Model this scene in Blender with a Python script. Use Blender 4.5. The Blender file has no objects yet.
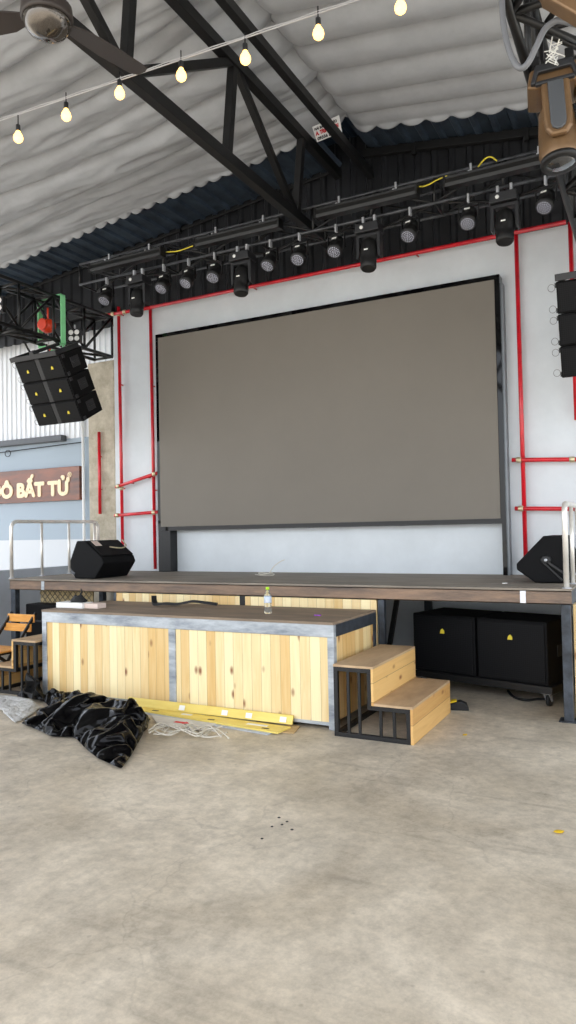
import bpy, bmesh, math, random
from mathutils import Vector, Matrix, Euler, noise
from mathutils.geometry import delaunay_2d_cdt
random.seed(7)
S = bpy.context.scene
COL = S.collection
PI = math.pi
R = math.radians
V = Vector

# ------------------------------------------------------------------ camera (solved from the photograph)
CAMH, F, YAW, PITCH, ROLL = 1.5, 722.65, R(27.37), R(1.506), R(1.125)
_R0 = V((math.cos(YAW), math.sin(YAW), 0)); _F0 = V((-math.sin(YAW), math.cos(YAW), 0)); _Z = V((0, 0, 1))
_FW = _F0*math.cos(PITCH)+_Z*math.sin(PITCH); _UP = _Z*math.cos(PITCH)-_F0*math.sin(PITCH)
CR = _R0*math.cos(ROLL)-_UP*math.sin(ROLL)
CU = _R0*math.sin(ROLL)+_UP*math.cos(ROLL)
EYE = V((0, 0, CAMH))

def at(u, v, X=None, Y=None, Z=None):
    """point of the world seen at photo pixel (u, v) on a plane X=, Y= or Z= const"""
    d = _FW + CR*((u-288)/F) + CU*((512-v)/F)
    if X is not None: t = (X-EYE.x)/d.x
    elif Y is not None: t = (Y-EYE.y)/d.y
    else: t = (Z-EYE.z)/d.z
    return EYE+d*t

cam = bpy.data.cameras.new('camera'); camo = bpy.data.objects.new('camera', cam); COL.objects.link(camo)
m = Matrix((CR, CU, -_FW)).transposed().to_4x4(); m.translation = EYE
camo.matrix_world = m
cam.sensor_fit = 'VERTICAL'; cam.sensor_height = 36; cam.sensor_width = 36*576/1024
cam.lens = F/1024*36; cam.clip_start = .05; cam.clip_end = 300
S.camera = camo

# ------------------------------------------------------------------ materials
def lin(c):
    return tuple(((x/255)/12.92 if x/255 <= .04045 else ((x/255+.055)/1.055)**2.4) for x in c)+(1,)
def mat(name, c, rough=.6, metal=0, bump=0, bscale=40, var=0, vscale=4, spec=.5, emit=0, alpha=1, stretch=None, trans=0, c2=None, coat=0):
    m_ = bpy.data.materials.new(name); m_.use_nodes = True
    nt = m_.node_tree; b = nt.nodes['Principled BSDF']; N = nt.nodes.new; L = nt.links.new
    b.inputs['Base Color'].default_value = lin(c); b.inputs['Roughness'].default_value = rough
    b.inputs['Metallic'].default_value = metal; b.inputs['Specular IOR Level'].default_value = spec
    b.inputs['Coat Weight'].default_value = coat
    tc = N('ShaderNodeTexCoord'); mp = N('ShaderNodeMapping'); L(tc.outputs['Object'], mp.inputs['Vector'])
    if stretch: mp.inputs['Scale'].default_value = stretch
    if var or c2:
        n = N('ShaderNodeTexNoise'); n.inputs['Scale'].default_value = vscale; n.inputs['Detail'].default_value = 6; n.inputs['Roughness'].default_value = .65
        L(mp.outputs[0], n.inputs['Vector'])
        r = N('ShaderNodeValToRGB'); r.color_ramp.elements[0].position = .3; r.color_ramp.elements[1].position = .7
        a = c2 if c2 else tuple(max(0, x*(1-var)) for x in c); z = c if c2 else tuple(min(255, x*(1+var)) for x in c)
        r.color_ramp.elements[0].color = lin(a); r.color_ramp.elements[1].color = lin(z)
        L(n.outputs['Fac'], r.inputs[0]); L(r.outputs[0], b.inputs['Base Color'])
    if bump:
        n2 = N('ShaderNodeTexNoise'); n2.inputs['Scale'].default_value = bscale; n2.inputs['Detail'].default_value = 5
        L(mp.outputs[0], n2.inputs['Vector'])
        bp = N('ShaderNodeBump'); bp.inputs['Strength'].default_value = bump; bp.inputs['Distance'].default_value = .02
        L(n2.outputs['Fac'], bp.inputs['Height']); L(bp.outputs[0], b.inputs['Normal'])
    if emit:
        b.inputs['Emission Color'].default_value = lin(c); b.inputs['Emission Strength'].default_value = emit
    if alpha < 1: b.inputs['Alpha'].default_value = alpha
    if trans: b.inputs['Transmission Weight'].default_value = trans
    return m_

def planks(name, axis, w, grain_axis, c_lo, c_hi, knots=True, rough=.55, gap=.018):
    """boards of width w counted along axis, grain running along grain_axis (object coordinates)"""
    m_ = bpy.data.materials.new(name); m_.use_nodes = True
    nt = m_.node_tree; b = nt.nodes['Principled BSDF']; N = nt.nodes.new; L = nt.links.new
    b.inputs['Roughness'].default_value = rough
    def math_(op, a, bb=None):
        n = N('ShaderNodeMath'); n.operation = op
        for i, x in enumerate((a, bb)):
            if x is None: continue
            if isinstance(x, (int, float)): n.inputs[i].default_value = x
            else: L(x, n.inputs[i])
        return n.outputs[0]
    tc = N('ShaderNodeTexCoord'); sx = N('ShaderNodeSeparateXYZ'); L(tc.outputs['Object'], sx.inputs[0])
    co = math_('DIVIDE', sx.outputs[axis], w)
    idx = math_('FLOOR', co); fr = math_('FRACT', co)
    wn = N('ShaderNodeTexWhiteNoise'); wn.noise_dimensions = '1D'; L(idx, wn.inputs['W'])
    mp = N('ShaderNodeMapping'); sc = [1, 1, 1]; sc['XYZ'.index(grain_axis)] = .07; mp.inputs['Scale'].default_value = sc
    L(tc.outputs['Object'], mp.inputs['Vector'])
    cx = N('ShaderNodeCombineXYZ'); L(math_('MULTIPLY', wn.outputs['Value'], 17.0), cx.inputs['XYZ'.index(grain_axis)])
    L(cx.outputs[0], mp.inputs['Location'])
    n1 = N('ShaderNodeTexNoise'); n1.inputs['Scale'].default_value = 34; n1.inputs['Detail'].default_value = 4; n1.inputs['Distortion'].default_value = .8
    L(mp.outputs[0], n1.inputs['Vector'])
    t = math_('ADD', math_('MULTIPLY', wn.outputs['Value'], .65), math_('MULTIPLY', n1.outputs['Fac'], .5))
    r = N('ShaderNodeValToRGB'); r.color_ramp.elements[0].color = lin(c_lo); r.color_ramp.elements[1].color = lin(c_hi)
    r.color_ramp.elements[0].position = .15; r.color_ramp.elements[1].position = .85
    L(t, r.inputs[0]); col = r.outputs[0]
    def mix(fac, c, colr):
        n = N('ShaderNodeMix'); n.data_type = 'RGBA'; L(fac, n.inputs['Factor']); L(c, n.inputs['A']); n.inputs['B'].default_value = lin(colr); return n.outputs['Result']
    if knots:
        mk = N('ShaderNodeMapping'); s2 = [1, 1, 1]; s2['XYZ'.index(grain_axis)] = .5; mk.inputs['Scale'].default_value = s2
        L(tc.outputs['Object'], mk.inputs['Vector'])
        cx2 = N('ShaderNodeCombineXYZ'); L(math_('MULTIPLY', wn.outputs['Value'], 9.0), cx2.inputs['XYZ'.index(grain_axis)]); L(cx2.outputs[0], mk.inputs['Location'])
        vo = N('ShaderNodeTexVoronoi'); vo.inputs['Scale'].default_value = 8.5; L(mk.outputs[0], vo.inputs['Vector'])
        wn2 = N('ShaderNodeTexWhiteNoise'); wn2.noise_dimensions = '3D'; L(vo.outputs['Position'], wn2.inputs['Vector'])
        gate = math_('GREATER_THAN', wn2.outputs['Value'], .42)
        k = N('ShaderNodeMapRange'); k.inputs['From Min'].default_value = .20; k.inputs['From Max'].default_value = .06; L(vo.outputs['Distance'], k.inputs['Value'])
        col = mix(math_('MULTIPLY', math_('MULTIPLY', k.outputs[0], gate), .95), col, (132, 74, 36))
    e = math_('LESS_THAN', math_('MINIMUM', fr, math_('SUBTRACT', 1.0, fr)), gap)
    col = mix(math_('MULTIPLY', e, .6), col, (120, 86, 46))
    L(col, b.inputs['Base Color'])
    bp = N('ShaderNodeBump'); bp.inputs['Strength'].default_value = .25; bp.inputs['Distance'].default_value = .01
    L(math_('SUBTRACT', n1.outputs['Fac'], e), bp.inputs['Height']); L(bp.outputs[0], b.inputs['Normal'])
    return m_

def concrete_floor():
    m_ = bpy.data.materials.new('floor_concrete'); m_.use_nodes = True
    nt = m_.node_tree; b = nt.nodes['Principled BSDF']; N = nt.nodes.new; L = nt.links.new
    tc = N('ShaderNodeTexCoord')
    def nz(sc, det=6, rough=.6, stretch=None, dist=0):
        n = N('ShaderNodeTexNoise'); n.inputs['Scale'].default_value = sc; n.inputs['Detail'].default_value = det; n.inputs['Roughness'].default_value = rough; n.inputs['Distortion'].default_value = dist
        mp = N('ShaderNodeMapping'); L(tc.outputs['Object'], mp.inputs['Vector'])
        if stretch: mp.inputs['Scale'].default_value = stretch[:3]; mp.inputs['Rotation'].default_value = (0, 0, stretch[3] if len(stretch) > 3 else 0)
        L(mp.outputs[0], n.inputs['Vector']); return n.outputs['Fac']
    def ramp(f, p0, c0, p1, c1):
        r = N('ShaderNodeValToRGB'); r.color_ramp.elements[0].position = p0; r.color_ramp.elements[1].position = p1
        r.color_ramp.elements[0].color = c0; r.color_ramp.elements[1].color = c1; L(f, r.inputs[0]); return r.outputs[0]
    def mul(a, c, fac=1):
        n = N('ShaderNodeMix'); n.data_type = 'RGBA'; n.blend_type = 'MULTIPLY'; n.inputs['Factor'].default_value = fac
        L(a, n.inputs['A']); L(c, n.inputs['B']); return n.outputs['Result']
    base = ramp(nz(.9, 8, .62, dist=.6), .36, lin((187, 174, 153)), .66, lin((221, 209, 189)))
    g = lambda x: (x, x, x, 1)
    c = mul(base, ramp(nz(3.5, 8, .7, (1, .8, 1, .4)), .36, g(.79), .60, g(1.04)))
    c = mul(c, ramp(nz(17, 8, .8), .36, g(.78), .60, g(1.05)))
    c = mul(c, ramp(nz(5.0, 4, .5, (.25, 2.2, 1, .5)), .60, g(1), .74, g(.80)))      # trowel sweeps
    vo = N('ShaderNodeTexVoronoi'); vo.feature = 'DISTANCE_TO_EDGE'; vo.inputs['Scale'].default_value = .7
    mp = N('ShaderNodeMapping'); L(tc.outputs['Object'], mp.inputs['Vector']); 
    ad = N('ShaderNodeVectorMath'); ad.operation = 'ADD'
    nn = N('ShaderNodeTexNoise'); nn.inputs['Scale'].default_value = 1.6; nn.inputs['Detail'].default_value = 5; L(tc.outputs['Object'], nn.inputs['Vector'])
    L(mp.outputs[0], ad.inputs[0]); L(nn.outputs['Color'], ad.inputs[1]); L(ad.outputs[0], vo.inputs['Vector'])
    c = mul(c, ramp(vo.outputs['Distance'], .0, g(.72), .008, g(1)), .5)               # hairline cracks
    v2 = N('ShaderNodeTexVoronoi'); v2.inputs['Scale'].default_value = 6; L(tc.outputs['Object'], v2.inputs['Vector'])
    c = mul(c, ramp(v2.outputs['Distance'], .03, g(.6), .07, g(1)), .6)                # small dark specks
    L(c, b.inputs['Base Color'])
    L(ramp(nz(2.2, 5), .3, g(.42), .7, g(.62)), b.inputs['Roughness'])
    bp = N('ShaderNodeBump'); bp.inputs['Strength'].default_value = .12; bp.inputs['Distance'].default_value = .01; L(nz(30, 6), bp.inputs['Height']); L(bp.outputs[0], b.inputs['Normal'])
    return m_

def zsplit(name, z, below, above, rough=.6):
    m_ = mat(name, above, rough); nt = m_.node_tree; N = nt.nodes.new; L = nt.links.new
    g = N('ShaderNodeNewGeometry'); s = N('ShaderNodeSeparateXYZ'); L(g.outputs['Position'], s.inputs[0])
    c = N('ShaderNodeMath'); c.operation = 'GREATER_THAN'; c.inputs[1].default_value = z; L(s.outputs['Z'], c.inputs[0])
    x = N('ShaderNodeMix'); x.data_type = 'RGBA'; L(c.outputs[0], x.inputs['Factor']); x.inputs['A'].default_value = lin(below); x.inputs['B'].default_value = lin(above)
    L(x.outputs['Result'], nt.nodes['Principled BSDF'].inputs['Base Color']); return m_

def grille_mat(name, c_hole, c_bar, scale):
    m_ = mat(name, c_bar, .65, spec=.2); nt = m_.node_tree; N = nt.nodes.new; L = nt.links.new
    tc = N('ShaderNodeTexCoord'); vo = N('ShaderNodeTexVoronoi'); vo.inputs['Scale'].default_value = scale; vo.inputs['Randomness'].default_value = 0
    L(tc.outputs['Object'], vo.inputs['Vector'])
    r = N('ShaderNodeValToRGB'); r.color_ramp.elements[0].position = .40; r.color_ramp.elements[1].position = .50
    r.color_ramp.elements[0].color = lin(c_hole); r.color_ramp.elements[1].color = lin(c_bar)
    L(vo.outputs['Distance'], r.inputs[0]); L(r.outputs[0], nt.nodes['Principled BSDF'].inputs['Base Color']); return m_

def fabric_mat():
    m_ = mat('ceiling_fabric', (164, 167, 172), .75, bump=.25, bscale=7, var=.05, vscale=3)
    nt = m_.node_tree; b = nt.nodes['Principled BSDF']; b.inputs['Sheen Weight'].default_value = .15
    return m_

M = dict(
  floor=concrete_floor(),
  wall=mat('wall_paint', (208, 214, 218), .5, var=.035, vscale=1.6, bump=.05, bscale=8),
  cladding=mat('black_cladding', (33, 34, 37), .36, .25, var=.3, vscale=2.5),
  whitesheet=mat('white_sheet', (235, 238, 242), .45, .1),
  fabric=fabric_mat(),
  concrete=mat('column_concrete', (208, 200, 182), .9, c2=(156, 147, 128), vscale=5, bump=.5, bscale=22),
  steel=mat('black_steel', (17, 17, 18), .45, .1, var=.25, vscale=6),
  truss=mat('truss_black', (17, 17, 18), .4, .1, var=.25, vscale=8),
  rawsteel=mat('raw_steel', (204, 210, 214), .42, .3, c2=(112, 120, 130), vscale=5, bump=.1, stretch=(.45, 1, 1.6)),
  rawdark=mat('raw_dark_steel', (76, 83, 92), .45, .3, c2=(32, 34, 38), vscale=9),
  trusslight=mat('truss_highlight_grey', (96, 98, 102), .35, .5, c2=(40, 41, 44), vscale=7),  # highlights on the black front chords, put into a paler mottled grey
  barblack=mat('bar_housing', (22, 23, 25), .4, .2),
  roofsheet=mat('skylit_roof_sheet', (50, 66, 86), .4, .2, var=.25, vscale=3),  # dark sheeting; the bluish daylight on it is put into the base colour
  darklens=mat('dark_lens', (40, 42, 46), .08, 0, spec=.9, coat=1),
  leds=mat('led_chips', (196, 198, 214), .3),
  lensplate=mat('lens_plate', (46, 46, 52), .4),
  edgesheet=mat('skylit_edge_sheet', (62, 74, 88), .36, .25, var=.25, vscale=3),  # same sheeting by the gable, skylight painted in as a paler blue
  rust=mat('rusty_beam', (152, 124, 100), .45, .15, c2=(84, 74, 68), vscale=3.5, stretch=(.5, 1, 2.5), bump=.15),
  deck=mat('deck_plywood', (150, 140, 126), .7, c2=(116, 108, 98), vscale=3, bump=.1, stretch=(.6, 2, 1)),
  pdeck=mat('platform_plywood', (150, 130, 108), .65, c2=(114, 100, 86), vscale=3.5, bump=.1, stretch=(.6, 2, 1)),
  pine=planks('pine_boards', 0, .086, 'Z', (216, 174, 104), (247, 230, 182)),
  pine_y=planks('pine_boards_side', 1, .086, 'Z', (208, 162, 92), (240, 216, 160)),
  stepw=planks('step_riser_pine', 2, .135, 'Y', (190, 140, 76), (226, 184, 116), rough=.6),
  tread=mat('step_tread_ply', (204, 174, 136), .65, c2=(166, 138, 106), vscale=5, stretch=(1, .35, 1), bump=.1),
  plyedge=mat('pale_ply_edge', (226, 206, 160), .6, var=.06),
  red=mat('red_pipe_paint', (200, 18, 34), .3, var=.12, vscale=6, coat=.3),
  brass=mat('brass_clamp', (196, 184, 150), .35, .6, var=.2, vscale=30),
  chrome=mat('chrome_tube', (226, 222, 214), .32, .45, var=.08, vscale=6),
  silver=mat('silver_metal', (205, 207, 212), .35, .6),
  screen=mat('led_panel', (117, 111, 102), .5, var=.02, vscale=1.2, spec=.3),
  gloss=mat('black_gloss', (6, 6, 8), .04, 0, spec=.3),
  trimgrey=mat('grey_trim', (122, 126, 130), .4, .5),
  black=mat('black_plastic', (13, 13, 14), .5, var=.15, vscale=20),
  blackbox=mat('speaker_paint', (8, 8, 10), .7, bump=.1, bscale=120, spec=.2),
  darkgrey=mat('dark_grey_casing', (42, 43, 46), .45, .2),
  midgrey=mat('grey_casing', (78, 81, 85), .45, .2),
  grille=grille_mat('speaker_grille', (5, 5, 6), (20, 21, 24), 60),
  grille2=grille_mat('pale_speaker_grille', (14, 14, 15), (66, 68, 72), 48),
  logo=mat('yellow_logo', (226, 206, 60), .4),
  white=mat('white_plastic', (236, 236, 234), .5),
  sticker=mat('white_sticker', (240, 240, 236), .6),
  lens=mat('lens_glass', (190, 194, 205), .15, 0, spec=.9, coat=1),
  lensdot=grille_mat('led_lens', (205, 208, 222), (58, 58, 66), 62),
  bronze=mat('bronze_casing', (118, 92, 64), .36, .4, var=.12, vscale=6),
  wood_sign=mat('sign_wood', (140, 70, 26), .35, c2=(52, 26, 14), vscale=2.6, stretch=(.5, 1, 2.2), coat=.4),
  letter=mat('sign_letter', (236, 214, 178), .4, .1),
  rail_wood=mat('chair_slat', (238, 176, 88), .45, c2=(208, 138, 58), vscale=12, stretch=(.3, 2, 2)),
  bag=mat('black_bag_film', (4, 4, 5), .13, 0, bump=.06, bscale=12, spec=.16),
  film=mat('clear_film', (232, 232, 230), .3, bump=.8, bscale=34, alpha=.8, c2=(196, 196, 192), vscale=14),
  yellow=mat('yellow_board', (240, 218, 120), .5, c2=(226, 198, 92), vscale=8, stretch=(.4, 2, 2)),
  card=mat('grey_card', (206, 204, 200), .7, var=.08, vscale=6),
  tanply=mat('tan_plywood', (176, 148, 104), .65, var=.1, vscale=8),
  cable=mat('pale_cable', (206, 200, 186), .5),
  greycable=mat('grey_cable', (108, 110, 114), .45),
  blackrub=mat('black_rubber', (16, 16, 17), .65),
  green=mat('green_webbing', (140, 222, 158), .6, bump=.2, bscale=60),
  orange=mat('orange_hoist', (222, 62, 26), .4, coat=.2),
  fan=mat('fan_blade_brown', (52, 45, 42), .45, var=.1),
  dome=mat('fan_dome', (96, 90, 84), .12, .75, coat=.6),
  wire=mat('string_wire', (186, 186, 188), .5),
  greywall=mat('grey_wall_paint', (178, 184, 192), .7, var=.05, vscale=2),
  signwall=zsplit('two_tone_wall', 1.44, (206, 210, 214), (160, 174, 186), .6),
  textred=mat('print_red', (206, 40, 52), .6), textblack=mat('print_black', (34, 34, 38), .6),
  banner=mat('banner_white', (236, 236, 236), .6),
  meshwire=mat('galvanised_wire', (120, 112, 96), .5, .4),
  tan=mat('tan_board', (206, 184, 138), .8, c2=(160, 142, 104), vscale=8),
  yellowbright=mat('bright_yellow', (246, 206, 24), .5), purple=mat('purple_scrap', (150, 60, 190), .5),
  pink=mat('pale_pink_box', (228, 208, 196), .7), bottlecap=mat('lime_cap', (176, 224, 40), .4),
  bluish=mat('leaf_yellow', (232, 190, 30), .6), label=mat('bottle_label', (226, 230, 236), .4, c2=(170, 190, 214), vscale=30),
  ground=mat('outside_ground', (190, 186, 176), .9, var=.1, vscale=.3),
)
pet = mat('clear_bottle', (238, 244, 246), .05, trans=.95); pet.node_tree.nodes['Principled BSDF'].inputs['IOR'].default_value = 1.2
M['pet'] = pet
M['bulb'] = mat('warm_bulb_glass', (255, 196, 104), .3, emit=2.6)

# ------------------------------------------------------------------ mesh builder
class MB:
    def __init__(s): s.v = []; s.f = []; s.sm = []
    def add(s, vs, fs, smooth=False):
        o = len(s.v); s.v += [V(p) for p in vs]
        for f in fs: s.f.append([o+i for i in f]); s.sm.append(smooth)
        return s
    def box(s, c, d, rot=None):
        c = V(c); h = V(d)/2; vs = []
        for z in (-1, 1):
            for y in (-1, 1):
                for x in (-1, 1):
                    p = V((x*h.x, y*h.y, z*h.z))
                    if rot is not None: p = rot @ p
                    vs.append(c+p)
        return s.add(vs, [(0, 2, 3, 1), (4, 5, 7, 6), (0, 1, 5, 4), (2, 6, 7, 3), (0, 4, 6, 2), (1, 3, 7, 5)])
    def b2(s, lo, hi):
        lo = V(lo); hi = V(hi); return s.box((lo+hi)/2, hi-lo)
    def bar(s, a, b, w, h, up=(0, 0, 1)):
        a = V(a); b = V(b); d = (b-a).normalized(); up = V(up)
        if abs(d.dot(up)) > .97: up = V((0, 1, 0))
        sd = d.cross(up).normalized(); u = sd.cross(d).normalized()
        r = Matrix((sd, d, u)).transposed()
        return s.box((a+b)/2, (w, (b-a).length, h), r)
    def tube(s, pts, r, n=10, caps=True, closed=False):
        pts = [V(p) for p in pts]; k = len(pts); rings = []
        nrm = None
        for i, p in enumerate(pts):
            if closed: t = pts[(i+1) % k]-pts[i-1]
            else: t = pts[min(i+1, k-1)]-pts[max(i-1, 0)]
            t = t.normalized() if t.length > 1e-9 else V((0, 0, 1))
            if nrm is None:
                ref = V((0, 0, 1)) if abs(t.z) < .9 else V((1, 0, 0)); nrm = t.cross(ref).normalized()
            else:
                nrm = (nrm-t*nrm.dot(t)); nrm = nrm.normalized() if nrm.length > 1e-6 else t.orthogonal().normalized()
            bi = t.cross(nrm); rr = r[i] if isinstance(r, (list, tuple)) else r
            rings.append([p+(nrm*math.cos(2*PI*j/n)+bi*math.sin(2*PI*j/n))*rr for j in range(n)])
        vs = [q for g in rings for q in g]; fs = []
        for i in range(k if closed else k-1):
            a = i*n; b = ((i+1) % k)*n
            for j in range(n): fs.append((a+j, a+(j+1) % n, b+(j+1) % n, b+j))
        s.add(vs, fs, True)
        if caps and not closed:
            o = len(s.v)-len(vs)
            s.f.append([o+j for j in range(n)][::-1]); s.sm.append(False)
            s.f.append([o+(k-1)*n+j for j in range(n)]); s.sm.append(False)
        return s
    def lathe(s, prof, n=20, mtx=None, smooth=True):
        """profile [(r,z)] about local z, placed with a matrix"""
        vs = []; fs = []
        for r, z in prof:
            for j in range(n):
                p = V((r*math.cos(2*PI*j/n), r*math.sin(2*PI*j/n), z)); vs.append(mtx @ p if mtx is not None else p)
        for i in range(len(prof)-1):
            for j in range(n): fs.append((i*n+j, i*n+(j+1) % n, (i+1)*n+(j+1) % n, (i+1)*n+j))
        s.add(vs, fs, smooth); o = len(s.v)-len(vs)
        if prof[0][0] > 1e-4: s.f.append([o+j for j in range(n)][::-1]); s.sm.append(False)
        if prof[-1][0] > 1e-4: s.f.append([o+(len(prof)-1)*n+j for j in range(n)]); s.sm.append(False)
        return s
    def prism(s, poly, a, b, plane='XZ', mtx=None):
        """2-D polygon extruded from a to b along the axis missing in plane"""
        def p3(p, t):
            q = {'XZ': (p[0], t, p[1]), 'XY': (p[0], p[1], t), 'YZ': (t, p[0], p[1])}[plane]
            return mtx @ V(q) if mtx is not None else V(q)
        n = len(poly); vs = [p3(p, a) for p in poly]+[p3(p, b) for p in poly]
        fs = [tuple(range(n))[::-1], tuple(range(n, 2*n))]+[(i, (i+1) % n, n+(i+1) % n, n+i) for i in range(n)]
        return s.add(vs, fs)
    def grid(s, fn, nu, nv, smooth=True):
        vs = [fn(i/nu, j/nv) for j in range(nv+1) for i in range(nu+1)]
        fs = [(j*(nu+1)+i, j*(nu+1)+i+1, (j+1)*(nu+1)+i+1, (j+1)*(nu+1)+i) for j in range(nv) for i in range(nu)]
        return s.add(vs, fs, smooth)
    def build(s, name, m, parent=None, bevel=0, solid=0, subsurf=0):
        me = bpy.data.meshes.new(name); vs = s.v
        if parent is not None:
            w = Matrix(); p = parent
            while p is not None: w = p.matrix_basis @ w; p = p.parent
            iw = w.inverted(); vs = [iw @ q for q in vs]; loc = None
        else:
            lo = V([min(q[i] for q in vs) for i in range(3)]); hi = V([max(q[i] for q in vs) for i in range(3)])
            loc = V(((lo.x+hi.x)/2, (lo.y+hi.y)/2, lo.z)); vs = [q-loc for q in vs]
        me.from_pydata([tuple(q) for q in vs], [], s.f); me.polygons.foreach_set('use_smooth', s.sm)
        bm = bmesh.new(); bm.from_mesh(me); bmesh.ops.recalc_face_normals(bm, faces=bm.faces); bm.to_mesh(me); bm.free()
        me.materials.append(m); me.update()
        o = bpy.data.objects.new(name, me); COL.objects.link(o)
        if parent is not None: o.parent = parent
        else: o.location = loc
        if bevel:
            b = o.modifiers.new('bevel', 'BEVEL'); b.width = bevel; b.segments = 2; b.limit_method = 'ANGLE'; b.angle_limit = R(50)
        if solid:
            b = o.modifiers.new('solid', 'SOLIDIFY'); b.thickness = solid; b.offset = 0
        if subsurf:
            b = o.modifiers.new('sub', 'SUBSURF'); b.levels = subsurf; b.render_levels = subsurf
        return o

def tag(o, label, cat, group=None, kind=None):
    o['label'] = label; o['category'] = cat
    if group: o['group'] = group
    if kind: o['kind'] = kind
    return o
def thing(name, label, cat, loc=(0, 0, 0), rot=(0, 0, 0), group=None):
    o = bpy.data.objects.new(name, None); COL.objects.link(o); o.empty_display_size = .1
    o.location = loc; o.rotation_euler = rot
    o.matrix_basis = Matrix.LocRotScale(V(loc), Euler(rot), None)
    return tag(o, label, cat, group)
def struct(o):
    o['kind'] = 'structure'; return o
def dup(src, loc=None, rot=None, label=None):
    def cp(o, par):
        c = o.copy(); COL.objects.link(c)
        if par is not None: c.parent = par
        for ch in kids(o): cp(ch, c)
        return c
    c = cp(src, None)
    if loc is not None: c.location = loc
    if rot is not None: c.rotation_euler = rot
    if label: c['label'] = label
    return c
def kids(o): return [c for c in COL.objects if c.parent == o]
def text_mb(body, size, mtx, extrude=.004, bold=0., align='LEFT', sx=1.):
    c = bpy.data.curves.new('lettering_curve', 'FONT'); c.body = body; c.size = size; c.extrude = extrude; c.align_x = align
    o = bpy.data.objects.new('lettering_curve', c); COL.objects.link(o)
    dg = bpy.context.evaluated_depsgraph_get(); me = bpy.data.meshes.new_from_object(o.evaluated_get(dg))
    mb = MB(); mb.add([mtx @ V((v.co.x*sx, v.co.y, v.co.z)) for v in me.vertices], [tuple(p.vertices) for p in me.polygons])
    if bold:
        base = [q.copy() for q in mb.v]; k0 = len(base); fs = [list(f) for f in mb.f]
        iv = mtx.inverted()
        for n_, (dx, dy) in enumerate(((1, 0), (-1, 0), (0, 1), (0, -1), (.7, .7), (-.7, .7), (.7, -.7), (-.7, -.7))):
            mb.add([mtx @ ((iv @ q)+V((dx*bold, dy*bold, -.0002*(n_+1)))) for q in base], fs)
    bpy.data.objects.remove(o); bpy.data.curves.remove(c); bpy.data.meshes.remove(me)
    return mb
UPRIGHT = Matrix.Rotation(PI/2, 4, 'X')      # text in XY -> facing -Y
def T(*p): return Matrix.Translation(V(p))

# ------------------------------------------------------------------ layout numbers
YW = 7.54; YF = 5.908; XL, XR = -6.675, -.633; ZS = 1.016
XRIDGE = -3.02; ZRIDGE = 5.80
def zroof(x): return ZRIDGE-.107*(XRIDGE-x) if x < XRIDGE else ZRIDGE-.141*(x-XRIDGE)

# ------------------------------------------------------------------ the setting
struct(MB().b2((-17, -9, -.1), (9, 8.6, 0)).build('floor', M['floor']))
struct(MB().b2((-70, -70, -.2), (70, 70, -.105)).build('floor_outside', M['ground']))
struct(MB().b2((-6.5, YW, 0), (3.2, YW+.12, 4.46)).build('wall_back', M['wall']))
def ribbed(x0, x1, zlo, zhi, y, period, amp, flat=.55):
    """upright trapezoid sheet, ribs vertical; zlo / zhi numbers or functions of x"""
    mb = MB(); xs = []; n = int((x1-x0)/period)+1
    for i in range(n):
        a = x0+i*period
        for t, d in ((0, 0), (flat*.5, 0), (flat*.5+.12, 1), (flat*.5+.33, 1), (flat*.5+.45, 0)):
            xs.append((a+t*period, y-d*amp))
    f = lambda g, x: g(x) if callable(g) else g
    vs = [(x, yy, f(zlo, x)) for x, yy in xs]+[(x, yy, f(zhi, x)) for x, yy in xs]; k = len(xs)
    mb.add(vs, [(i, i+1, k+i+1, k+i) for i in range(k-1)]); return mb
struct(ribbed(-11.5, 3.2, 4.36, lambda x: zroof(x)+.28, YW+.16, .19, .028).build('wall_gable', M['cladding'], solid=.004))
struct(MB().b2((-17, 8.0, 0), (-6.3, 8.1, 2.98)).build('wall_left', M['signwall']))
struct(ribbed(-17, -6.3, 2.93, 5.2, 7.99, .10, .022).build('wall_left_upper', M['whitesheet'], solid=.004))
struct(MB().b2((-7.72, 3.9, 0), (-7.6, 7.98, 1.06)).build('wall_parapet', M['greywall']))
struct(MB().b2((at(88.3, 450, Y=7.545).x, 7.545, 0), (-6.505, 7.85, 3.86)).build('wall_column', M['concrete'], bevel=.02))
# metal roof above, ribs running along the ridge
def roof():
    mb = MB(); xs = []; x = -11.5
    while x < 4.6:
        for t, d in ((0, 0), (.07, 0), (.09, .028), (.13, .028), (.15, 0)): xs.append((x+t, d))
        x += .19
    ys = (-3.0, YW+.3); k = len(xs)
    mb.add([(a, y, zroof(a)+.25-d) for y in ys for a, d in xs], [(i, i+1, k+i+1, k+i) for i in range(k-1)])
    return mb
def eave_sheet(x0, x1, y0, dz):
    mb = MB(); xs = []; x = x0
    while x < x1:
        for t, d in ((0, 0), (.07, 0), (.09, .03), (.13, .03), (.15, 0)): xs.append((x+t, d))
        x += .19
    k = len(xs)
    mb.add([(a, y, zroof(a)+dz-d) for y in (y0, YW+.14) for a, d in xs], [(i, i+1, k+i+1, k+i) for i in range(k-1)])
    return mb
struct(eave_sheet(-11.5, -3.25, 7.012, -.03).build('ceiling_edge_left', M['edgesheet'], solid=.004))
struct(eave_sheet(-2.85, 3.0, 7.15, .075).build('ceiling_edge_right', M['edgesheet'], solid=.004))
struct(roof().build('ceiling_roof_sheet', M['roofsheet'], solid=.004))

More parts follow.
